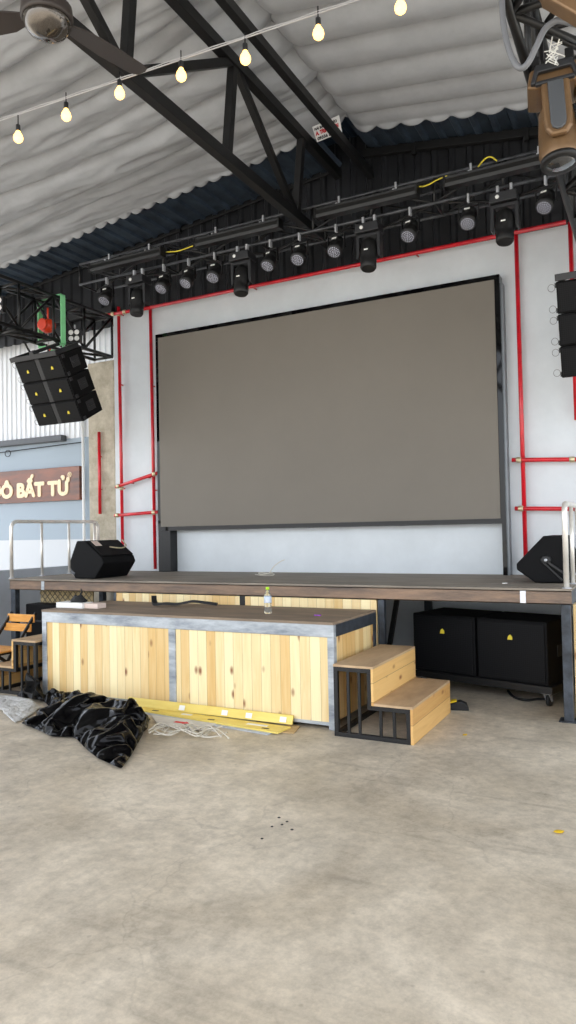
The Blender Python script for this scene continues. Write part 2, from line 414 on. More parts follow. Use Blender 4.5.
# pleated fabric ceiling
def fabric(x0, x1, y0, yend, period, creases, amp, hem, drop, lower, wrinkle, nx, ny, edge_end=None, flat=None, lastflat=99):
    def roll(y):
        cs = creases
        for i in range(len(cs)-1):
            if cs[i] <= y < cs[i+1]:
                t = (y-cs[i])/(cs[i+1]-cs[i]); return math.sin(PI*t)**.32, t, cs[i+1]-cs[i]
        return 0, 0, .4
    def fn(i, j):
        x = x0+(x1-x0)*i; y = y0+(yend-y0)*j
        yw = y+wrinkle*1.6*noise.noise((x*.55, y*.25, 3.1))*min(1, max(0, (6.6-y)*1.5))
        s, t, w = roll(yw)
        s *= w/.42
        z = (zroof(x) if flat is None or x < flat else ZRIDGE+.5*(x-flat))-lower-amp*s*(.45 if y > lastflat else 1)
        z += wrinkle*.35*noise.noise((x*1.1+y*2.2, y*5.5-x*.7, 0))*min(1, max(0, 1.2*(7.3-y)))
        z += wrinkle*.22*abs(noise.noise((x*2.0+y*4, y*9-x*1.5, 5)))
        ph = abs(math.sin(PI*(x-x0)/hem))
        if j > .988:
            q = (j-.988)/.012; z -= (.012+drop*ph**.6)*q; y -= .05*q
        if edge_end is not None:      # rounded ends of the rolls by the ridge
            d = abs(x-edge_end)
            if d < .16: z += amp*s*.55*(1-d/.16)**2
        return V((x, y, z))
    return MB().grid(fn, nx, ny)
ROOF0 = -2.6
cl = [-4+.46*i for i in range(20)]+[5.02, 5.39, 5.76, 6.22, 6.5, 7.02]
cl = sorted(c for c in cl if c < 4.8)+[5.02, 5.39, 5.76, 6.22, 6.5, 7.02]
cr = [-4+.43*i for i in range(21)]; cr = [c for c in cr if c < 4.7]+[4.78, 5.2, 5.63, 6.04, 6.47, 6.83, 7.14]
struct(fabric(-11.0, -2.6, ROOF0, 7.0, .4, cl, .17, .19, .06, -.005, .12, 330, 480, None, XRIDGE, 6.5).build('ceiling', M['fabric'], solid=.004))
struct(fabric(-2.79, 4.3, ROOF0, 7.13, .42, cr, .18, .262, .085, -.10, .016, 240, 480, edge_end=-2.79).build('ceiling_right', M['fabric'], solid=.004))

# ------------------------------------------------------------------ roof steel
XT = -3.25; XTT = -3.17; ZB = 4.73; ZT = 5.555
t = thing('roof_truss', 'black steel roof truss running from the entrance side to the gable wall under the fabric', 'truss', (XT, 1.3, ZB))
MB().bar((XT, -2.9, ZB), (XT, YW, ZB), .085, .10).build('bottom_chord', M['steel'], t, .004)
MB().bar((XTT, -2.9, ZT), (XTT, YW, ZT), .085, .10).build('top_chord', M['steel'], t, .004)
nodes = [-2.72+1.33*i for i in range(8)]
for i, y in enumerate(nodes):
    MB().bar((XT, y, ZB), (XTT, y, ZT), .07, .07, (0, 1, 0)).build('upright', M['steel'], t, .003)
    if i < 7:
        a, b = (ZB, ZT) if i % 2 else (ZT, ZB)
        MB().bar((XT if a == ZB else XTT, y, a), (XT if b == ZB else XTT, nodes[i+1], b), .06, .07).build('diagonal', M['steel'], t, .003)
tag(MB().bar((-2.775, -2.9, 5.45), (-2.775, YW, 5.45), .07, .085).build('ridge_beam', M['steel'], None, .004), 'long black ridge beam to the right of the roof truss, under the fabric seam', 'beam')
def slope_beam(name, x0, x1, dz, y, w, h, lab):
    tt = thing(name, lab, 'rafter', (x0, y, zroof(x0)+dz))
    MB().bar((x0, y, zroof(x0)+dz), (x1, y, zroof(x1)+dz), w, h).build('beam', M['steel'], tt, .003)
    n = 5
    for i in range(n):
        x = x0+(x1-x0)*(i+.5)/n
        MB().box((x, y-w*.6, zroof(x)+dz-h*.5), (.05, .04, h*1.5)).build('cleat', M['steel'], tt)
slope_beam('gable_rafter', -10.5, -3.3, -.10, YW+.112, .03, .03, 'thin black sloping rafter across the gable cladding left of the roof truss')
slope_beam('gable_rafter', -2.88, 3.0, -.015, YW+.09, .07, .08, 'thick black sloping rafter on the gable cladding behind the right half of the lights')
tag(MB().b2((-11, YW+.02, 4.52), (-6.55, YW+.10, 4.60)).build('gable_rail', M['steel'], None, .004), 'black horizontal steel rail at the bottom of the gable cladding on the left', 'beam')

# ------------------------------------------------------------------ lighting trusses
def box_truss(name, label, axis, a, b, c0, c1, z0, z1, step, r=.017):
    """square truss along axis from a to b; cross section c0..c1 by z0..z1"""
    P = (lambda s_, c, z: V((c, s_, z))) if axis == 'Y' else (lambda s_, c, z: V((s_, c, z)))
    mt = M['trusslight' if r < .02 else 'truss']
    tt = thing(name, label, 'truss', P((a+b)/2, (c0+c1)/2, z0))
    for c in (c0, c1):
        for z in (z0, z1): MB().tube([P(a, c, z), P(b, c, z)], r, 8).build('chord', mt, tt)
    n = max(1, round((b-a)/step)); st = (b-a)/n
    for i in range(n+1):
        s_ = a+i*st; mb = MB()
        for p, q in (((c0, z0), (c0, z1)), ((c1, z0), (c1, z1)), ((c0, z0), (c1, z0)), ((c0, z1), (c1, z1))):
            mb.tube([P(s_, *p), P(s_, *q)], r*.75, 6)
        mb.build('cross_frame', M['truss'], tt)
        if i < n:
            mb = MB(); e = s_+st
            u, w_ = (z0, z1) if i % 2 else (z1, z0)
            for c in (c0, c1): mb.tube([P(s_, c, u), P(e, c, w_)], r*.75, 6)
            for z in (z0, z1): mb.tube([P(s_, c0 if i % 2 else c1, z), P(e, c1 if i % 2 else c0, z)], r*.75, 6)
            mb.build('lacing', M['truss'], tt)
    return tt
box_truss('lighting_truss', 'black box truss reaching out over the left end of the stage, carrying the hoist', 'Y', 3.2, 7.3, -6.62, -6.32, 3.82, 4.34, .52, .022)
box_truss('lighting_truss', 'black box truss close overhead at the right edge, carrying the bronze moving head', 'Y', .9, 7.3, -.545, -.20, 3.84, 4.36, .5, .024)
YT = 6.7
box_truss('lighting_truss', 'long black box truss across the top of the screen, carrying the row of stage lights', 'X', -6.3, -.56, YT, YT+.3, 4.59, 4.84, .62, .016)

# par lights: prototype hangs from its hook at the origin
def par_proto():
    t = thing('hanging_par_light', '', 'stage light', (0, 0, 0), group='par lights on the front truss')
    MB().b2((-.009, -.02, -.05), (.009, .02, .03)).build('hook_clamp', M['silver'], t, .003)
    tilt = Matrix.Translation((0, -.01, -.20)) @ Matrix.Rotation(R(-34), 4, 'X')
    mb = MB(); mb.bar((-.095, 0, -.08), (.095, 0, -.08), .03, .008)
    for s in (-1, 1): mb.bar((s*.092, 0, -.08), (s*.092, 0, -.22), .006, .03, (0, 1, 0))
    mb.build('yoke', M['black'], t)
    MB().lathe([(.0, .10), (.055, .10), (.07, .085), (.072, .03), (.066, .02), (.072, .01), (.072, -.03), (.078, -.04), (.078, -.085), (.070, -.085)], 20, tilt).build('body', M['black'], t)
    ln = MB().lathe([(.0, -.0885), (.072, -.0885), (.072, -.083), (.0, -.083)], 20, tilt).build('lens', M['lensplate'], t)
    mb = MB()
    for rr_, n_ in ((0, 1), (.018, 6), (.036, 12), (.055, 18)):
        for k in range(n_):
            a = 2*PI*k/n_; mb.lathe([(0, -.0905), (.0068, -.090), (.0068, -.088)], 6, tilt @ T(rr_*math.cos(a), rr_*math.sin(a), 0))
    mb.build('led_chips', M['leds'], ln)
    MB().box(tilt @ V((-.005, -.0725, .045)), (.05, .004, .02), (tilt @ Matrix.Rotation(0, 4, 'Z')).to_3x3()).build('label_sticker', M['sticker'], t)
    return t
par = par_proto()
pars = [(107, 'small black par light at the left end of the front truss'),
        (164, 'black par light just right of the first hanging moving head'),
        (189, 'black par light third from the left end of the front truss'),
        (215, 'black par light just left of the second hanging moving head'),
        (271, 'black par light just right of the second hanging moving head'),
        (300, 'black par light sixth from the left end, where the roof truss crosses the lights'),
        (337, 'black par light just left of the third hanging moving head'),
        (411.5, 'black par light just right of the third hanging moving head'),
        (470, 'black par light just left of the hanging moving head nearest the right truss'),
        (548, 'black par light at the right end of the front truss beside the right truss')]
for i, (px, lab) in enumerate(pars):
    p = at(px, 260, Y=YT-.01); loc = (p.x, YT-.015, 4.565)
    if i == 0: par.location = loc; par['label'] = lab
    else: dup(par, loc, (0, 0, random.uniform(-.25, .25)), lab)
def head_proto():
    t = thing('hanging_moving_head', '', 'moving head light', group='black moving heads on the front truss')
    for s in (-1, 1): MB().b2((s*.06-.012, -.02, -.06), (s*.06+.012, .02, .03)).build('hook_clamp', M['silver'], t, .003)
    MB().prism([(-.115, -.06), (.115, -.06), (.125, -.15), (-.125, -.15)], -.09, .09, 'XZ').build('base', M['darkgrey'], t, .008)
    MB().lathe([(0, 0), (.018, 0), (.018, .006), (0, .006)], 14, T(-.05, -.09, -.105) @ Matrix.Rotation(PI/2, 4, 'X')).build('dial', M['white'], t)
    mb = MB()
    mb.b2((-.125, -.05, -.185), (.125, .05, -.155))
    for s in (-1, 1): mb.prism([(s*.125, -.17), (s*.09, -.17), (s*.092, -.36), (s*.108, -.40), (s*.125, -.38)], -.05, .05, 'XZ')
    mb.build('yoke', M['darkgrey'], t, .006)
    tl = T(0, -.02, -.33) @ Matrix.Rotation(R(-10), 4, 'X')
    h = MB().lathe([(0, .13), (.05, .125), (.078, .09), (.084, .02), (.084, -.06), (.076, -.10), (.08, -.11), (.08, -.17), (.068, -.19)], 22, tl).build('head', M['black'], t)
    MB().lathe([(0, -.186), (.068, -.186), (.066, -.182), (0, -.175)], 20, tl).build('lens', M['lens'], h)
    MB().box(tl @ V((0, -.085, -.02)), (.04, .004, .012)).build('label_sticker', M['sticker'], h)
    return t
mh = head_proto()
for i, (px, lab) in enumerate([(140, 'black moving head light hanging nearest the left truss, by the top of the pipes'),
        (244, 'second black moving head from the left, hanging over the red pipe'),
        (371, 'third black moving head from the left, over the right half of the screen'),
        (507, 'black moving head nearest the right truss, over the right-hand red pipe')]):
    p = at(px, 260, Y=YT); loc = (p.x, YT-.03, 4.565)
    if i == 0: mh.location = loc; mh['label'] = lab
    else: dup(mh, loc, None, lab)
# long LED bars lying between the truss chords
def bar_proto():
    t = thing('hanging_light_bar', '', 'light bar', group='long light bars on the front truss')
    prof = [(-.04, -.05), (-.05, -.02), (-.036, -.015), (-.05, .0), (-.036, .005), (-.05, .02), (-.036, .025), (-.04, .045), (.05, .045), (.05, -.05)]
    MB().prism(prof, -.52, .52, 'YZ').build('housing', M['barblack'], t)
    for s in (-1, 1): MB().box((s*.53, 0, 0), (.02, .105, .105)).build('end_cap', M['black'], t, .004)
    for s in (-.3, .3): MB().b2((s-.010, -.03, .04), (s+.010, .058, .062)).b2((s-.010, .038, .06), (s+.010, .058, .155)).build('hook_clamp', M['silver'], t, .003)
    return t
lb = bar_proto()
for i, (px, lab) in enumerate([(126, 'black louvred light bar at the left end of the front truss'),
        (237, 'black louvred light bar above the second moving head'),
        (366, 'black louvred light bar above the third moving head'),
        (505, 'black louvred light bar at the right end of the front truss')]):
    p = at(px, 230, Y=YT-.07); loc = (p.x, YT-.075, 4.715)
    if i == 0: lb.location = loc; lb['label'] = lab
    else: dup(lb, loc, None, lab)
def curve_pts(pts, n=8):
    """Catmull-Rom through points"""
    pts = [V(p) for p in pts]; out = []
    for i in range(len(pts)-1):
        p0, p1, p2, p3 = pts[max(i-1, 0)], pts[i], pts[i+1], pts[min(i+2, len(pts)-1)]
        for k in range(n):
            s = k/n; out.append(.5*((2*p1)+(p2-p0)*s+(2*p0-5*p1+4*p2-p3)*s*s+(3*p1-p0-3*p2+p3)*s**3))
    return out+[pts[-1]]
for lab, pts in (('yellow cable strung along the front truss between the first two light bars', [(166, 252), (178, 251), (190, 247), (200, 243)]),
                 ('yellow cable looped on the front truss left of the right-hand light bar', [(410, 187), (425, 186), (437, 180), (447, 176)]),
                 ('yellow cable arched over the right-hand light bar on the front truss', [(478, 167), (485, 159), (491, 157), (497, 161)])):
    tag(MB().tube(curve_pts([at(u, v, Y=YT-.03) for u, v in pts]), .007, 6).build('cable', M['logo']), lab, 'cable', 'yellow truss cables')

# ------------------------------------------------------------------ line arrays
def cab_proto():
    """front faces -Y, hung from top centre of the front edge; width .72 height .262 depth .40"""
    t = thing('hanging_line_speaker', '', 'loudspeaker', group='line array cabinets beside the stage')
    W, H, D = .36, .264, .37
    mb = MB(); mb.prism([(0, 0), (0, -H), (D, -H+.006), (D, -.006)], -W, W, 'YZ'); mb.build('body', M['blackbox'], t, .006)
    for s in (-1, 1):
        x0, x1 = (.035, W-.012) if s > 0 else (-W+.012, -.035)
        g = MB().b2((x0, -.014, -H+.012), (x1, .0, -.012)).build('grille', M['grille'], t, .006)
        cx = (x0+x1)/2
        MB().prism([(cx-.016, -H/2-.018), (cx+.016, -H/2-.018), (cx+.016, -H/2+.006), (cx+.004, -H/2+.020), (cx-.010, -H/2+.008)], -.019, -.013, 'XZ').build('logo', M['logo'], g)
        mb = MB(); xx = s*W
        mb.b2((xx-.004, .13, -H/2-.06), (xx+.004, .27, -H/2+.06)); mb.b2((xx-.002, .15, -H/2-.012), (xx+s*.012, .25, -H/2+.012))
        mb.build('side_handle', M['darkgrey'], t, .003)
        for z in (-.03, -H+.03):
            xa, xb = sorted((xx-s*.006, xx+s*.012))
            MB().b2((xa, .01, z-.02), (xb, .05, z+.02)).build('rigging_plate', M['darkgrey'], t, .002)
        for z in ((-.045, -H+.045) if s < 0 else ()):
            MB().tube([(xx+s*(.012+.028*(1-math.cos(a))), .02, z+.030*math.sin(a)) for a in [2*PI*k/14 for k in range(14)]], .0022, 5, closed=True).build('pin_loop', M['greycable'], t)
    MB().b2((-.033, -.012, -H+.008), (.033, .0, -.008)).build('centre_strip', M['darkgrey'], t, .003)
    return t
cab = cab_proto()
def array(xc, ytop, ztop, tilt0, tilts, side, first=False):
    p = V((xc, ytop, ztop)); names = ('top', 'middle', 'bottom')
    for k in range(3):
        a = tilts[k]
        lab = '%s black line array cabinet of the three hanging %s' % (names[k], side)
        if first and k == 0: o = cab; o.location = p; o.rotation_euler = (a, 0, 0); o['label'] = lab
        else: dup(cab, p, (a, 0, 0), lab)
        p = p+Matrix.Rotation(a, 3, 'X') @ V((0, 0, -.268))
# a positive turn about X swings the lower edge back towards the wall
array(-6.33, 6.02, 3.54, 0, [R(27), R(27.5), R(28)], 'on the left by the concrete column', True)
array(-.37, 6.34, 3.53, 0, [R(17), R(17.5), R(18)], 'at the right edge of the photo')
def frame_bar(name, xc, y, z, tilt, label):
    m_ = T(xc, y, z) @ Matrix.Rotation(tilt, 4, 'X')
    t = thing(name, label, 'rigging frame', (xc, y, z))
    mb = MB()
    for s in (-1, 1): mb.prism([(-.03, .004), (-.03, .055), (.34, .055), (.34, .004)], s*.34-.02, s*.34+.02, 'YZ', m_)
    mb.prism([(-.36, .0), (.36, .0), (.36, .055), (-.36, .055)], -.06, -.02, 'XZ', m_)
    mb.build('frame', M['darkgrey'], t, .003)
    MB().prism([(-.06, .05), (.40, .05), (.40, .085), (-.06, .085)], -.03, .03, 'YZ', m_).build('lifting_beam', M['darkgrey'], t, .003)
    return t
frame_bar('rigging_frame', -6.33, 6.02, 3.543, R(26), 'grey rigging frame on top of the left line array, under the orange hoist')
frame_bar('rigging_frame', -.37, 6.34, 3.533, R(16), 'grey rigging frame on top of the right line array')
# hoist and sling
hp = at(48, 326, X=-6.47)
t = thing('chain_hoist', 'orange chain hoist hanging in the left truss above the line array', 'hoist', (hp.x, hp.y, hp.z-.2))
MB().lathe([(0, -.10), (.06, -.09), (.085, -.04), (.085, .03), (.06, .08), (0, .09)], 16, T(*hp) @ Matrix.Rotation(PI/2, 4, 'Y') @ Matrix.Scale(.9, 4, (0, 0, 1))).build('housing', M['orange'], t)
MB().tube([hp+V((0, 0, z_)) for z_ in (.08, .22)], .012, 8).build('upper_chain', M['orange'], t)
MB().tube([hp+V((0, 0, z_)) for z_ in (-.08, -.26)], .008, 8).build('load_chain', M['silver'], t)
MB().tube(curve_pts([hp+V(q) for q in ((0, 0, -.24), (.03, 0, -.29), (.02, 0, -.34), (-.02, 0, -.345), (-.035, 0, -.31))]), .014, 8).build('hook', M['orange'], t)
MB().lathe([(.055, -.012), (.07, -.012), (.07, .012), (.055, .012)], 16, T(hp.x, hp.y-.09, hp.z) @ Matrix.Rotation(PI/2, 4, 'X')).build('hand_wheel', M['orange'], t)
yA = at(40, 320, X=-6.62).y; yB = at(62, 320, X=-6.30).y
ym = (yA+yB)/2
t = thing('lifting_sling', 'pale green webbing slings wrapped round the left truss beside the hoist', 'sling', (-6.47, ym, 3.79))
def sling(y, w, n1, dz=0):
    q = []
    x0, x1, z0, z1 = -6.655, -6.285, 3.785, 4.375
    for p in ((x0, z0), (x1, z0), (x1, z1), (x0, z1)): q.append(V((p[0], y, p[1])))
    mb = MB()
    for i in range(4):
        a, b = q[i], q[(i+1) % 4]; mb.bar(a, b, .045, .012, (0, 1, 0)) if False else mb.box((a+b)/2, (abs(b.x-a.x)+.014, .075, abs(b.z-a.z)+.014))
    mb.build(n1, M['green'], t, .003)
ysl = at(63, 320, X=-6.285).y
sling(ysl, .05, 'loop')
MB().tube(curve_pts([V((-6.285, ysl, 3.80)), V((-6.33, hp.y+.08, 3.72)), hp+V((0.03, 0, -.30))]), .014, 6).build('tail', M['green'], t)
# white four-eyed blinders behind the left truss
def blinder():
    t = thing('hanging_blinder_light', '', 'stage light', group='four-lens blinders on the left truss')
    MB().box((0, 0, 0), (.24, .10, .24)).build('housing', M['black'], t, .008)
    for a in (-1, 1):
        for b in (-1, 1):
            MB().lathe([(0, .012), (.03, .010), (.046, 0), (.046, -.01)], 18, T(a*.055, -.051, b*.055) @ Matrix.Rotation(PI/2, 4, 'X')).build('lens', M['white'], t)
    MB().b2((-.01, -.02, .12), (.01, .02, .2)).build('hook_clamp', M['silver'], t)
    return t
bl = blinder(); bl.scale = (.68, .68, .68)
p = at(75, 336, Y=6.62); bl.location = p; bl.rotation_euler = (0, 0, R(20)); bl['label'] = 'four-lens white blinder light behind the green sling on the left truss'
p = at(-3, 305, Y=5.2); dup(bl, p, (0, 0, R(20)), 'four-lens white blinder light at the left edge of the photo')
tag(MB().tube(curve_pts([at(u, v, X=-6.5) for u, v in ((25, 343), (30, 352), (38, 357), (48, 352), (46, 344))]), .012, 6).build('cable', M['blackrub']), 'black cable loop drooping from the left truss onto the line array', 'cable')

# ------------------------------------------------------------------ bronze moving head and cable near the lens
bx, by, bz = -.425, 3.83, 3.765
t = thing('hanging_moving_head', 'big bronze moving head light hanging under the right truss', 'moving head light', (bx, by, bz-.55))
B = T(bx, by, bz) @ Matrix.Rotation(R(8), 4, 'Z') @ Matrix.Rotation(R(-3), 4, 'Y') @ Matrix.Scale(.88, 4)
MB().prism([(-.125, 0), (.125, 0), (.15, -.10), (.10, -.115), (-.10, -.115), (-.15, -.10)], -.13, .13, 'XZ', B).build('base', M['bronze'], t, .012)
mb = MB()
mb.prism([(-.095, .0), (.095, .0), (.13, -.10), (.105, -.105), (.085, -.045), (-.085, -.045), (-.105, -.105), (-.13, -.10)], -.165, -.132, 'XZ', B)
mb.prism([(-.105, -.09), (.105, -.09), (.105, -.112), (-.105, -.112)], -.16, -.132, 'XZ', B)
mb.build('carry_handle', M['darkgrey'], t, .006)
for s_ in (-1, 1):
    MB().prism([(-.075, -.10), (.075, -.10), (.078, -.30), (.07, -.37), (.04, -.41), (-.04, -.41), (-.07, -.37), (-.078, -.30)], s_*.135-.022, s_*.135+.022, 'XZ', B).build('yoke_arm', M['bronze'], t, .014)
MB().prism([(-.042, -.112), (.042, -.112), (.042, -.34), (.034, -.37), (.012, -.385), (-.012, -.385), (-.034, -.37), (-.042, -.34)], -.172, -.155, 'XZ', B).build('grey_panel', M['midgrey'], t, .006)
HB = B @ T(0, 0, -.34) @ Matrix.Rotation(R(-6), 4, 'X')
hd = MB().lathe([(0, .19), (.07, .18), (.095, .14), (.105, .04), (.11, -.06), (.112, -.12), (.104, -.16), (.095, -.175)], 28, HB).build('head', M['bronze'], t)
MB().lathe([(.088, -.182), (.108, -.18), (.112, -.165), (.108, -.15)], 28, HB).build('lens_ring', M['black'], hd)
MB().lathe([(0, -.195), (.05, -.19), (.09, -.178), (.09, -.17), (0, -.17)], 26, HB).build('lens', M['darklens'], hd)
MB().prism([(.14, -.10), (.19, -.12), (.19, -.36), (.15, -.42), (.112, -.40), (.112, -.12)], -.06, .10, 'XZ', B).build('side_cover', M['bronze'], t, .014)
for s_ in (-1, 1): MB().b2((bx+s_*.08-.02, by-.03, 3.775), (bx+s_*.08+.02, by+.03, 3.88)).build('hook_clamp', M['black'], t, .004)
# second bronze fixture, only its bracket reaches into the photo
t = thing('hanging_moving_head', 'bronze moving head bracket cut off by the top right corner of the photo', 'moving head light', (-.16, 2.95, 3.7))
q = [at(553, -4, Y=2.9), at(580, 24, Y=2.9)]
MB().bar(q[0]+V((-.03, 0, .02)), q[1]+V((.1, 0, -.06)), .10, .055).build('bracket_arm', M['bronze'], t, .008)
MB().bar(q[0]+V((-.10, .03, .18)), q[0]+V((-.01, .03, -.0)), .07, .05).build('bracket_foot', M['bronze'], t, .008)
lp = [at(u, v, Y=3.0) for u, v in ((503, -14), (502, 6), (505, 34), (512, 58), (520, 68), (528, 63), (537, 45), (545, 29), (556, 21), (568, 22), (580, 25))]
tag(MB().tube(curve_pts(lp, 6), .0125, 10).build('hanging_cable', M['greycable']), 'thick grey cable looping down from the right truss beside the bronze light', 'cable')
mb = MB(); c0 = at(553, 54, Y=3.66)
for k in range(16):
    d = V((random.uniform(-1, 1), random.uniform(-.6, .6), random.uniform(-1, 1))).normalized()*random.uniform(.022, .045)
    e = c0+V((random.uniform(-.02, .02), 0, random.uniform(-.05, .05)))
    mb.bar(e-d, e+d, .006, .002)
tag(mb.build('cable_ties', M['sticker']), 'tangle of white plastic ties on the right truss above the bronze light', 'cable ties', kind='stuff')

# ------------------------------------------------------------------ bulbs on their wire
ZWIRE = 4.62
w0, w1 = at(-10, 124, Z=ZWIRE), at(352, 2, Z=ZWIRE)
dirw = (w1-w0)
w0 = w0-dirw*.12; w1 = w1+dirw*.45
N_ = 60; pts = [w0.lerp(w1, i/N_) for i in range(N_+1)]
for p in pts: p.z -= .0
tw = thing('string_light_wire', 'pale wire of the string lights stretched across under the fabric ceiling', 'wire', w0)
MB().tube([w0, w1], .0045, 6).build('wire', M['wire'], tw)
MB().tube([p+V((0.012, 0, .012+.003*math.sin(i*1.3))) for i, p in enumerate(pts)], .0035, 6).build('flex', M['wire'], tw)
def bulb_proto():
    t = thing('string_light_bulb', '', 'light bulb', group='glowing bulbs on the string lights')
    MB().tube([(0, 0, 0), (0, 0, -.075)], .004, 6).build('cord', M['blackrub'], t)
    MB().lathe([(.008, -.07), (.016, -.075), (.017, -.115), (.014, -.12)], 14).build('socket', M['darkgrey'], t)
    MB().lathe([(.013, -.116), (.018, -.13), (.031, -.152), (.035, -.172), (.030, -.19), (.016, -.203), (0, -.206)], 18).build('glass', M['bulb'], t)
    return t
bp_ = bulb_proto()
bl_labels = ['glowing bulb lowest on the string, nearest the left edge of the photo', 'glowing bulb second from the left on the string', 'glowing bulb just left of the roof truss on the string, half over its bottom chord',
             'glowing bulb below the horizontal strut of the roof truss', 'glowing bulb in front of the joint of the roof truss top chord', 'glowing bulb over the end of the pleated right-hand fabric', 'glowing bulb highest on the string, furthest right']
d2 = (w1-w0)
for i, (px, py) in enumerate([(18, 138), (66, 116), (119.5, 94), (181, 76), (245, 59), (318, 34), (400, 8)]):
    # point of the wire under this column of the photo
    lo, hi = 0., 1.
    for _ in range(40):
        mid = (lo+hi)/2; q = w0+d2*mid-EYE; u = 288+F*q.dot(CR)/q.dot(_FW)
        if u < px: lo = mid
        else: hi = mid
    q = w0+d2*lo
    want = at(px, py, Y=q.y).z          # bulb centre height
    q = V((q.x, q.y, want+.17))
    if i == 0: bp_.location = q; bp_['label'] = bl_labels[0]
    else: dup(bp_, q, None, bl_labels[i])
MB().bar((XT+.0, 3.88, 4.68), (XT+.0, 3.88, 4.60), .004, .012).build('hanger', M['wire'], tw)

# ------------------------------------------------------------------ ceiling fan
fz = 4.3; fc = at(47, 24, Z=fz)
t = thing('ceiling_fan', 'dark ceiling fan with glossy domed motor in the top left corner', 'fan', (fc.x, fc.y, fz))
MB().lathe([(0, -.075), (.05, -.07), (.10, -.045), (.128, -.005), (.13, .02)], 28, T(*fc)).build('motor_dome', M['dome'], t)
MB().lathe([(.132, .015), (.14, .03), (.135, .09), (.09, .13), (.03, .15)], 28, T(*fc)).build('motor_housing', M['fan'], t)
MB().tube([fc+V((0, 0, .14)), V((fc.x, fc.y, zroof(fc.x)-.1))], .016, 10).build('down_rod', M['fan'], t)
for a in (78, 198, 318):
    m_ = T(fc.x, fc.y, fz+.05) @ Matrix.Rotation(R(a), 4, 'Z') @ Matrix.Rotation(R(9), 4, 'X')
    MB().prism([(.10, -.03), (.22, -.075), (.40, -.085), (.64, -.075), (.66, -.03), (.66, .04), (.62, .07), (.40, .08), (.22, .06), (.10, .03)], -.005, .005, 'XY', m_).build('blade', M['fan'], t, .002)

# ------------------------------------------------------------------ banner on the ceiling and wooden sign
c4 = [at(312, 127, Y=6.7), at(339, 115, Y=6.7), at(342, 132, Y=6.7), at(317, 142, Y=6.7)]
o_ = c4[3]; ex = (c4[2]-c4[3]); ey = (c4[0]-c4[3]); nrm = ex.cross(ey).normalized()
if nrm.y > 0: nrm = -nrm
t = thing('ceiling_banner', 'small white printed banner stuck on the fabric where the ridge beam meets the gable', 'banner', o_)
MB().add([p for p in c4]+[p-nrm*.006 for p in c4], [(0, 1, 2, 3), (7, 6, 5, 4), (0, 4, 5, 1), (1, 5, 6, 2), (2, 6, 7, 3), (3, 7, 4, 0)]).build('sheet', M['banner'], t)
exn = ex.normalized(); eyn = (ey-exn*ey.dot(exn)).normalized()
def on_banner(a, b, sh=0):
    p = o_+ex*a+ey*b+nrm*.004
    mm = Matrix((exn, eyn+exn*sh, nrm)).transposed().to_4x4(); mm.translation = p; return mm
W_ = ex.length; H_ = ey.length
for body, b, hgt, m_, bold in (('MÁI BẠT, BẠT KÉO', .70, .2, 'textblack', .002), ('A. TRÌNH LAN', .38, .30, 'textred', .004), ('09356 88 466', .06, .24, 'textblack', .002)):
    mb = text_mb(body, H_*hgt*1.05, Matrix(), .0005, bold)
    wmax = max(v.x for v in mb.v); k = W_*.9/wmax
    mtx = on_banner(.05, b); mb.v = [mtx @ V((v.x*k, v.y, v.z)) for v in mb.v]
    mb.build('lettering', M[m_], t)

YS = 7.96
sa, sb, sc_ = at(80.6, 465.5, Y=YS), at(80.6, 499.7, Y=YS), at(0, 504, Y=YS)
t = thing('wooden_sign', 'dark stained wooden sign board with cream raised letters on the left wall', 'sign', ((-8.6), YS, sb.z))
zt_, zb_ = (sa.z+at(0, 472.5, Y=YS).z)/2, (sb.z+sc_.z)/2
MB().b2((-9.72, YS-.03, zb_), (sa.x, YS+.04, zt_)).build('board', M['wood_sign'], t, .004)
base = at(64, 497, Y=YS-.03); right = at(70.2, 490, Y=YS-.03).x; leftB = at(17.3, 490, Y=YS-.03).x
mb = text_mb('BẤT TỬ', .285, Matrix(), .006, .017)
w_ = max(v.x for v in mb.v)-min(v.x for v in mb.v); k = (right-leftB)/w_
mb2 = text_mb('ĐÔ BẤT TỬ', .285, Matrix(), .008, .017)
xm = max(v.x for v in mb2.v)
mb2.v = [V((right+(v.x-xm)*k, YS-.034-v.z, zb_+.09+v.y)) for v in mb2.v]
mb2.build('lettering', M['letter'], t)
p = at(70, 474.5, Y=YS-.03)
mb = text_mb('®', .10, Matrix(), .004, .002); cx = sum(v.x for v in mb.v)/len(mb.v); cy = sum(v.y for v in mb.v)/len(mb.v)
mb.v = [V((p.x+v.x-cx, YS-.034-v.z, p.z+v.y-cy)) for v in mb.v]; mb.build('registered_mark', M['letter'], t)
# ledge, wire and pipe on the left wall
z_ = at(40, 441, Y=7.93).z
tag(MB().b2((-12, 7.86, z_-.035), (at(63, 440, Y=7.9).x, 7.97, z_+.05)).build('wall_ledge', M['midgrey'], None, .005), 'grey metal ledge along the foot of the white corrugated sheeting', 'ledge')
z2 = z_-.11
tag(MB().tube([V((-12, 7.95, z2)), V((-9.35, 7.95, z2-.01)), V((-7.45, 7.95, z2+.035))], .007, 6).tube([V((at(8, 447, Y=7.95).x+.06*math.cos(a), 7.945, z2-.03+.05*math.sin(a))) for a in [2*PI*k/14 for k in range(14)]], .006, 5, closed=True).build('wall_cable', M['blackrub']), 'thin dark cable with a small loop running above the wooden sign', 'cable')
px_ = at(82, 480, Y=7.9).x
tag(MB().tube([V((px_, 7.93, .02)), V((px_, 7.93, z_+.35))], .022, 10).build('drain_pipe', M['white']), 'thin white pipe running up the wall between the sign and the concrete column', 'pipe')
px_ = at(86.5, 425, Y=7.6).x

